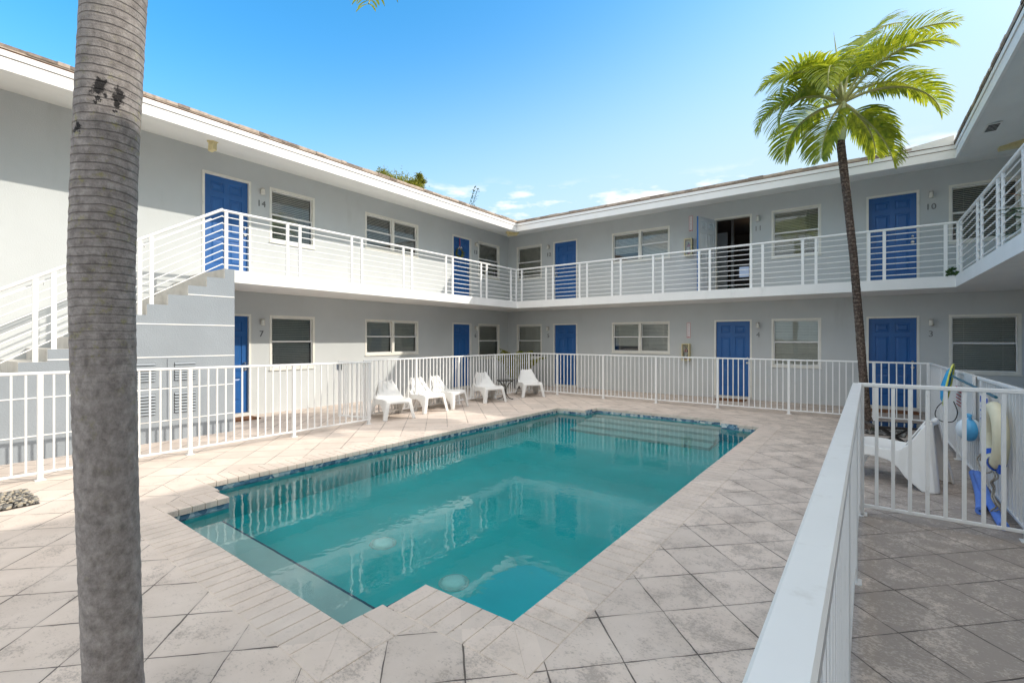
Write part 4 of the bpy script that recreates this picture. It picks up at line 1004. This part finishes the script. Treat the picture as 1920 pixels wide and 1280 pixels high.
for aa in (R(250), R(300)):
    b = MB(); c0 = Vector((0, .245*math.cos(aa), .245*math.sin(aa))); rd = Vector((0, math.cos(aa), math.sin(aa))); tg = Vector((0, -math.sin(aa), math.cos(aa)))
    prf = [c0+(Vector((math.cos(q), 0, 0))*.062+rd*math.sin(q)*.071) for q in [k*math.pi/8 for k in range(17)]]
    b.add([tuple(p-tg*.035) for p in prf]+[tuple(p+tg*.035) for p in prf], [(k,k+1,18+k,17+k) for k in range(16)], 0, True); b.build('strap', 'bluestrap', t)
b = MB(); b.box((-.01,-.22,-.30),(.02,-.08,-.10)); b.build('tag', 'bluestrap', t)
b = MB(); random.seed(6)
b.tube(smooth([(-.075,.05,.15),(-.08,.0,.0),(-.08,-.05,-.12),(-.09,.0,-.22),(-.085,.07,-.25)]), .008, 6)
b.tube(smooth([(-.07,.12,-.20),(-.09,.16,-.26),(-.08,.08,-.33),(-.07,-.05,-.34),(-.03,-.09,-.31)]), .008, 6)
pts = []
for k in range(26): pts.append((-.03+.012*math.sin(k*.9), -.08-.05*math.sin(k*.55)-.004*k, -.30-.019*k))
b.tube(pts, .007, 6); b.tube([(p[0]+.015, p[1]-.04*math.cos(k*.4), p[2]) for k, p in enumerate(pts)], .007, 6); b.build('rope', 'rope', t)
# ball
t = thing('beach_ball', 'small blue and white inflatable ball hanging on the right fence', 'ball', (1.0, 7.25, .60))
b = MB(); n_, m_ = 24, 14; rr = .115
vs_ = [(rr*math.sin(math.pi*i/m_)*math.cos(2*math.pi*k/n_), rr*math.sin(math.pi*i/m_)*math.sin(2*math.pi*k/n_), 1.12*rr*math.cos(math.pi*i/m_)) for i in range(m_+1) for k in range(n_)]
for k in range(n_): b.add([vs_[i*n_+k] for i in range(m_+1)]+[vs_[i*n_+(k+1) % n_] for i in range(m_+1)], [(i, i+1, m_+2+i, m_+1+i) for i in range(m_)], (k//4) % 2, True)
b.build('shell', ['ballblue', 'ballwhite'], t)
b = MB()
for dy in (-.05, 0, .055): b.lathe([(.014,.10),(.012,.15),(.02,.17),(.001,.175)], (0,dy,0), 8)
b.build('fin', 'ballblue', t)
# white board and signs
b = MB(); b.box((1.03,7.28,.50),(1.055,7.78,1.205)); tag(b.build('kickboard', 'plastic'), 'tall white foam board strapped upright to the right fence', 'board')
def fsgn(name, lb, y0, y1, z0, z1, col, rows):
    t = thing(name, lb, 'sign', (1.058, (y0+y1)/2, (z0+z1)/2), 0)
    hy, hz = (y1-y0)/2, (z1-z0)/2
    b = MB(); b.box((-.004,-hy,-hz),(0,hy,hz)); b.build('panel', 'signwhite', t)
    b = MB(); b.box((-.006,-hy+.02,hz-.08),(-.0045,hy-.02,hz-.015))
    for k in range(rows): zc = hz-.12-k*(2*hz-.15)/rows; b.box((-.006,-hy+.03+.02*(k % 2),zc-.008),(-.0045,hy-.03-.03*((k+1) % 2),zc+.008))
    b.build('print', col, t)
fsgn('pool_sign', 'small red and white notice on the right fence under the skimmer pole', 8.15, 8.60, .68, 1.0, 'red', 4)
fsgn('pool_sign', 'small blue and white notice on the right fence beside the white board', 6.65, 7.05, .60, 1.02, 'bluestrap', 6)
# skimmer net on a pole
t = thing('pool_skimmer', 'blue and yellow skimmer net on a teal pole laid along the right fence', 'pool net', (.97, 8.3, 1.14))
b = MB(); b.tube([(.0,.0,.0),(.04,-2.25,-.06)], .0135, 8); b.build('pole', 'teal', t)
b = MB(); c0 = (.0, .0, -.02); outl = []
for k in range(25):
    a_ = 2*math.pi*k/24; outl.append((-.02+.035*math.cos(a_)+.045*math.sin(a_), .12*math.cos(a_), -.13+.27*math.sin(a_)))
b.tube(outl, .011, 8); b.build('frame', 'netyellow', t)
b = MB(); rows = []
for rr_ in (1., .7, .35, .02): rows.append([(p[0]*rr_-.10*math.sqrt(1-rr_), p[1]*rr_-.04*(1-rr_), p[2]*rr_-.13*(1-rr_)) for p in outl])
grid(b, rows); b.build('net', 'netblue', t)
b = MB(); b.tube(smooth([(-.05,-.03,-.32),(-.13,-.02,-.42),(-.15,0,-.54),(-.08,.02,-.61),(.03,.04,-.60),(.07,.05,-.48),(.03,.03,-.34)]), .006, 6); b.build('cord_loop', 'darkmetal', t)
# pole clips
# noodles on the ground
for (a_, m_, c_, lb) in (((1.03,7.25,.12),(.99,6.50,.03),(.90,6.00,.038),'blue foam pool noodle lying further from the fence, its end nearer the pool'),((1.035,7.05,.16),(1.0,6.30,.05),(.985,5.62,.038),'blue foam pool noodle lying right against the fence foot')):
    t = thing('pool_noodle', lb, 'pool noodle', (0,0,0), 0, 'blue pool noodles on the ground'); 
    A, B_, C_ = Vector(a_), Vector(m_), Vector(c_); pts = [((1-s)**2*A+2*s*(1-s)*B_+s*s*C_) for s in [k/12 for k in range(13)]]
    b = MB(); b.tube([p-C_ for p in pts], .036, 14); b.build('foam', 'noodle', t); t.location = C_
    d = (pts[-1]-pts[-2]).normalized(); b = MB(); b.tube([d*.0005, d*.002], .012, 10); b.build('hole', 'noodlein', t)

HANGING = [(123, 20, 4.33, .62)]
# ------------------------------------------------------------------ plants
def frond(b, base, az, el, length, droop, leaf=.55, nleaf=46, width=.03, wind=Vector((0,0,0)), rng=random, twist=0, rb=None, droop_l=1.0, vee=.35, t0=.10):
    N = 26; p = Vector(base); pitch = el; a = az; step = length/N; pts = [p.copy()]; tans = []
    for i in range(N):
        t_ = i/N
        d = Vector((math.cos(pitch)*math.cos(a), math.cos(pitch)*math.sin(a), math.sin(pitch)))+wind*t_*.6
        d.normalize(); tans.append(d); p = p+d*step; pts.append(p.copy()); pitch -= droop*step*(0.35+1.3*t_)/1.0
    tans.append(tans[-1])
    (rb or b).tube(pts, .02, 6, radii=[.026*(1-.85*i/N)+.003 for i in range(N+1)])
    for i in range(nleaf):
        t_ = t0+(1-t0)*i/(nleaf-1); k = min(int(t_*N), N-1); q = pts[k]+(pts[k+1]-pts[k])*(t_*N-k) if t_ < 1 else pts[-1]; T_ = tans[k]
        side = T_.cross(Vector((0,0,1)));
        if side.length < .15: side = Vector((math.sin(a), -math.cos(a), 0))
        side.normalize(); upv = side.cross(T_).normalized()
        ll = leaf*(math.sin(math.pi*(.16+.80*t_))**.7)*rng.uniform(.85, 1.12)
        for s_ in (-1, 1):
            fwd = .35+.75*t_; d = (side*s_+T_*fwd+upv*(vee+rng.uniform(-.15,.15))).normalized()
            wv = width*(.65+.7*math.sin(math.pi*t_))*rng.uniform(.8,1.15); r0 = q.copy(); segs = 5; ptsL = []; dd = d.copy()
            for m_ in range(segs+1):
                u_ = m_/segs; wn_ = wv*(.35+1.5*u_)*(1-u_)**.55 if u_ < 1 else .0
                wd_ = dd.cross(upv); wd_ = wd_.normalized() if wd_.length > .1 else T_
                ptsL.append((r0-wd_*wn_*.5, r0+wd_*wn_*.5)); r0 = r0+dd*ll/segs
                dd = (dd+Vector((0,0,-1))*(.17+.12*rng.random())*droop_l*(1+u_)+wind*.14).normalized()
            vs_ = [v for pr_ in ptsL for v in pr_]; b.add(vs_, [(2*m_,2*m_+1,2*m_+3,2*m_+2) for m_ in range(segs)], 0, False)
def trunk(b, pts, radii, n=28, ring=0, amp=0, rng=random):
    # finely sampled trunk with ring ridges
    P_ = [Vector(p) for p in pts]; out_, rr = [], []
    for i in range(len(P_)-1):
        sub = max(2, int((P_[i+1]-P_[i]).length/.018)) if ring else 6
        for k in range(sub):
            t_ = k/sub; q = P_[i].lerp(P_[i+1], t_); r_ = radii[i]+(radii[i+1]-radii[i])*t_
            out_.append(q); rr.append(r_+(amp*rng.uniform(-.6,1.) if ring else 0))
    out_.append(P_[-1]); rr.append(radii[-1]); b.tube(out_, 0, n, radii=rr)

# slender palm
random.seed(21); rng = random.Random(5)
t = thing('slender_palm', 'slender young palm with ringed brown trunk and arching fronds by the rear fence', 'palm tree', (.137, 10.43, 0))
b = MB(); sx0 = [(.0,0,0),(-.02,-.01,.25),(-.075,-.02,.9),(-.15,-.03,1.9),(-.25,-.05,3.1),(-.37,-.06,4.2),(-.475,-.08,5.10)]
# follow the camera-facing lean
trunk(b, [(p[0]*.82, p[1]-p[0]*-.55*1.0, p[2]) for p in sx0], [.12,.070,.064,.064,.060,.062,.066], 20, 1, .003, rng)
b.build('trunk', 'bark_small', t)
top0 = Vector((sx0[-1][0]*.82, sx0[-1][1]+sx0[-1][0]*.55, 5.10))
b = MB()
for k in range(60):
    a_ = rng.uniform(0, 6.28); r_ = rng.uniform(.05, .15); b.tube([(r_*.5*math.cos(a_), r_*.5*math.sin(a_), rng.uniform(.06,.2)), (r_*math.cos(a_)*1.3, r_*1.3*math.sin(a_), .005)], .012, 5)
b.build('roots', 'darkleaf', t)
b = MB(); b.tube([top0+Vector((0,0,.0)), top0+Vector((.01,0,.08)), top0+Vector((.02,0,.3)), top0+Vector((.03,.0,.55)), top0+Vector((.035,.0,.72))], 0, 18, radii=[.070,.080,.074,.055,.04]); b.build('crownshaft', 'crownshaft', t)
cb = top0+Vector((.035, 0, .66)); rt = Vector((math.cos(YAW), math.sin(YAW), 0)); fw_ = Vector((-math.sin(YAW), math.cos(YAW), 0))
wind = rt*.42+Vector((0,0,.02))
A0 = YAW   # azimuth of screen-right
fl = [ # azimuth (deg, 0 = picture right, 90 = away), elevation, length, droop
 (12, 80, 2.3, .62), (-30, 66, 2.05, .85), (50, 70, 2.0, .80), (5, 40, 1.9, 1.0), (-60, 48, 1.75, 1.1), (-20, 24, 1.75, 1.2),
 (165, 60, 1.75, 1.30), (195, 46, 1.8, 1.35), (150, 36, 1.7, 1.4), (225, 40, 1.7, 1.5), (180, 22, 1.6, 1.5),
 (-28, -46, 1.45, .5), (206, -44, 1.35, .55), (20, -15, 1.3, 1.2), (95, 72, 1.6, 1.0), (75, 60, 1.4, 1.3), (110, 15, 1.6, 1.3), (20, 80, 1.5, .9)]
for k, (az, el, ln, dr) in enumerate(fl):
    b = MB(); rb = MB(); frond(b, cb, A0+R(az), R(el), ln*.95, dr, leaf=.60, nleaf=54, width=.037, wind=wind*(.33 if abs(az) < 90 else .2), rng=rng, rb=rb, droop_l=.85, vee=.55, t0=.24)
    f = b.build('frond', 'palmleaf', t); rb.build('leaf_stem', 'rachis', f)
b = MB(); b.tube([cb, cb+Vector((-.03,-.02,.45)), cb+rt*-.12+Vector((0,0,.95)), cb+rt*-.16+Vector((0,0,1.25))], 0, 6, radii=[.03,.022,.014,.002]); b.build('spear_leaf', 'crownshaft', t)

# big palm in the left foreground
rng = random.Random(9)
t = thing('large_palm', 'large palm with thick grey ringed trunk close by on the left', 'palm tree', (-2.49, .586, 0))
b = MB(); base = Vector((-2.49, .586, 0))
cen = [(-2.475,.60,0,.126),(-2.49,.586,.2,.128),(-2.50,.578,.6,.131),(-2.511,.570,1.0,.134),(-2.521,.562,1.5,.138),(-2.527,.557,1.9,.1415),(-2.517,.566,2.35,.141),(-2.502,.577,2.7,.141),(-2.488,.588,3.05,.141),(-2.46,.61,4.2,.14),(-2.43,.63,5.6,.13)]
trunk(b, [(x-base.x, y-base.y, z) for x, y, z, r in cen], [c[3]*.765 for c in cen], 40, 1, .0016, rng)
b.build('trunk', 'bark', t)
tp = Vector((-2.43-base.x, .63-base.y, 5.6))
b = MB(); b.tube([tp, tp+Vector((0,0,.25)), tp+Vector((0,0,.9)), tp+Vector((0,0,1.2))], 0, 20, radii=[.11,.13,.10,.06]); b.build('crownshaft', 'crownshaft', t)
cb = tp+Vector((0,0,1.1))
for k in range(13):
    az = R(27.7*k+10); b = MB(); rb = MB()
    frond(b, cb, az, R(rng.uniform(15,60)), rng.uniform(2.6,3.2), .62, leaf=.75, nleaf=52, width=.045, rng=rng, rb=rb)
    f = b.build('frond', 'palmleaf', t); rb.build('leaf_stem', 'rachis', f)
# fronds hanging out over the pool: only their tips show
rng = random.Random(77)
for (az_, el_, ln_, dr_) in HANGING:
    b = MB(); rb = MB(); frond(b, cb, R(az_), R(el_), ln_, dr_, leaf=.75, nleaf=50, width=.045, rng=rng, rb=rb, droop_l=.8)
    f = b.build('frond', 'palmleaf', t); rb.build('leaf_stem', 'rachis', f)

# background trees
def leafy_tree(lb, x, y, h, clumps, leafn, size, mat, trunk_r=.18, seed=1, name='background_tree'):
    rng = random.Random(seed); t = thing(name, lb, 'tree', (x, y, 0), group='trees behind the building')
    b = MB(); b.tube([(0,0,0),(.1,.05,h*.35),(0,.1,h*.6),(.05,0,h*.8)], 0, 10, radii=[trunk_r,trunk_r*.8,trunk_r*.55,trunk_r*.3])
    for (cx, cy, cz, r) in clumps: b.tube([(0,.1,h*.5),(cx*.5,cy*.5,(h*.5+cz)/2+.3),(cx,cy,cz)], 0, 6, radii=[trunk_r*.5,trunk_r*.3,trunk_r*.08])
    b.build('trunk', 'bark_tree', t)
    b = MB()
    for (cx, cy, cz, r) in clumps:
        subs = [(cx+rng.gauss(0,r*.45), cy+rng.gauss(0,r*.45), cz+rng.gauss(0,r*.4), r*rng.uniform(.2,.4)) for _ in range(16)]
        for _ in range(int(leafn*r)):
            sx_, sy_, sz_, sr = rng.choice(subs); p = Vector((rng.gauss(sx_,sr*.6), rng.gauss(sy_,sr*.6), rng.gauss(sz_,sr*.55)))
            d = Vector((rng.uniform(-1,1), rng.uniform(-1,1), rng.uniform(-.8,.9))).normalized()*size*rng.uniform(.6,1.3); s_ = d.cross(Vector((rng.uniform(-1,1),rng.uniform(-1,1),1))).normalized()*size*.28
            b.add([p, p+d*.5+s_, p+d, p+d*.5-s_], [(0,1,2,3)])
    b.build('crown', mat, t); return t
leafy_tree('yellow-green tree tops showing above the left roof', -23.2, 20.2, 12.0, [(-.95,-1.0,11.45,.8),(.35,.3,11.2,.75),(-.2,-.2,10.4,1.5)], 8000, .12, 'treeleaf', seed=3)
t = leafy_tree('thin sprig of a tall shrub showing above the left roof corner', -20.1, 22.4, 10.4, [(0,0,9.4,.5)], 700, .16, 'greenleaf', .06, seed=7, name='tall_shrub')
b = MB(); rng = random.Random(3)
for (dx, hh) in ((.0, 11.35), (.28, 11.2)):
    b.tube([(dx,0,9),(dx+.12,.1,10.2),(dx+.38,.3,hh)], .015, 5)
    for k in range(34):
        u_ = k/33; p = Vector((dx+.1+.30*u_, .1+.22*u_, 9.6+(hh-9.6)*u_)); d = Vector((rng.uniform(-1,1), rng.uniform(-1,1), rng.uniform(-.3,.8))).normalized()*.17; s_ = d.cross(Vector((0,0,1))).normalized()*.035
        b.add([p, p+d*.5+s_, p+d, p+d*.5-s_], [(0,1,2,3)])
b.build('stem', 'greenleaf', t)

def pot_plant(name, lb, loc, pot, leaves, h, spread, mat, seed, leaf_w=.03, flower=0, cat='plant', arch=1.0):
    rng = random.Random(seed); t = thing(name, lb, cat, loc)
    if pot:
        b = MB(); b.lathe([(.001,0),(pot*.72,0),(pot,pot*1.5),(pot*1.06,pot*1.5),(pot*1.06,pot*1.62),(pot*.92,pot*1.62),(pot*.9,pot*1.4),(.001,pot*1.4)], n=20); b.build('pot', 'terracotta', t)
    z0 = pot*1.4; b = MB()
    for k in range(leaves):
        a_ = rng.uniform(0, 6.28); e = rng.uniform(.3, 1.35); ln = h*rng.uniform(.55, 1.1); p = Vector((rng.uniform(-.03,.03), rng.uniform(-.03,.03), z0)); prev = None; dd = Vector((math.cos(a_)*math.cos(e)*spread, math.sin(a_)*math.cos(e)*spread, math.sin(e))).normalized(); seg = 7; vs_ = []
        wv = leaf_w*rng.uniform(.7,1.3)
        for m_ in range(seg+1):
            u_ = m_/seg; wn_ = wv*(.3+1.7*u_)*(1-u_)**.6+.001; s_ = Vector((-math.sin(a_), math.cos(a_), 0)); vs_ += [p-s_*wn_, p+s_*wn_]; p = p+dd*ln/seg; dd = (dd+Vector((0,0,-.10*arch*(1+u_)))).normalized()
        b.add(vs_, [(2*m_,2*m_+1,2*m_+3,2*m_+2) for m_ in range(seg)], 1 if flower and rng.random() < flower else 0)
    b.build('foliage', [mat, 'flower'], t); return t
pt = thing('potted_palm', 'yellow-green potted palm in the corner behind the pool fence', 'plant', (-9.05, 12.55, 0))
rng = random.Random(31); b = MB(); b.lathe([(.001,0),(.13,0),(.17,.28),(.18,.28),(.18,.31),(.15,.31),(.15,.27),(.001,.27)], n=20); b.build('pot', 'terracotta', pt)
b = MB()
for k in range(26): frond(b, (rng.uniform(-.06,.06), rng.uniform(-.06,.06), .27), rng.uniform(0,6.28), R(rng.uniform(52,86)), rng.uniform(.85,1.25), .85, leaf=.36, nleaf=26, width=.055, rng=rng)
b.build('foliage', 'plantleaf', pt)
pot_plant('potted_fern', 'dark fern on the walkway behind the right fence corner', (1.42, 12.6, 0), .10, 60, .55, .8, 'darkleaf', 4, .018)
pot_plant('croton_plant', 'orange and green bushy plant on the right balcony floor', (1.86, 8.05, FL2), .12, 90, .55, 1.1, 'greenleaf', 6, .035, .3)
pot_plant('croton_plant', 'green bushy plant further along the right balcony floor', (1.86, 8.55, FL2), .11, 80, .42, 1.2, 'greenleaf', 16, .035, .12)
pot_plant('dark_leaved_shrub', 'dark broad-leaved shrub beyond the right fence at the picture edge', (1.78, 6.6, 0), .15, 70, .95, .9, 'darkleaf', 8, .05)
# vine sprig on the balcony corner
rng = random.Random(12); b = MB()
for k in range(34):
    p = Vector((1.47+rng.uniform(-.08,.06), 12.27+rng.uniform(-.03,.03), FL2+rng.uniform(-.01,.13))); d = Vector((rng.uniform(-1,1), rng.uniform(-1,.2), rng.uniform(-.2,1))).normalized()*.06; s_ = d.cross(Vector((0,1,.3))).normalized()*.026
    b.add([p, p+d*.4+s_, p+d, p+d*.4-s_], [(0,1,2,3)])
tag(b.build('climbing_vine', 'greenleaf'), 'tuft of green leaves growing at the balcony corner by the railing', 'plant')
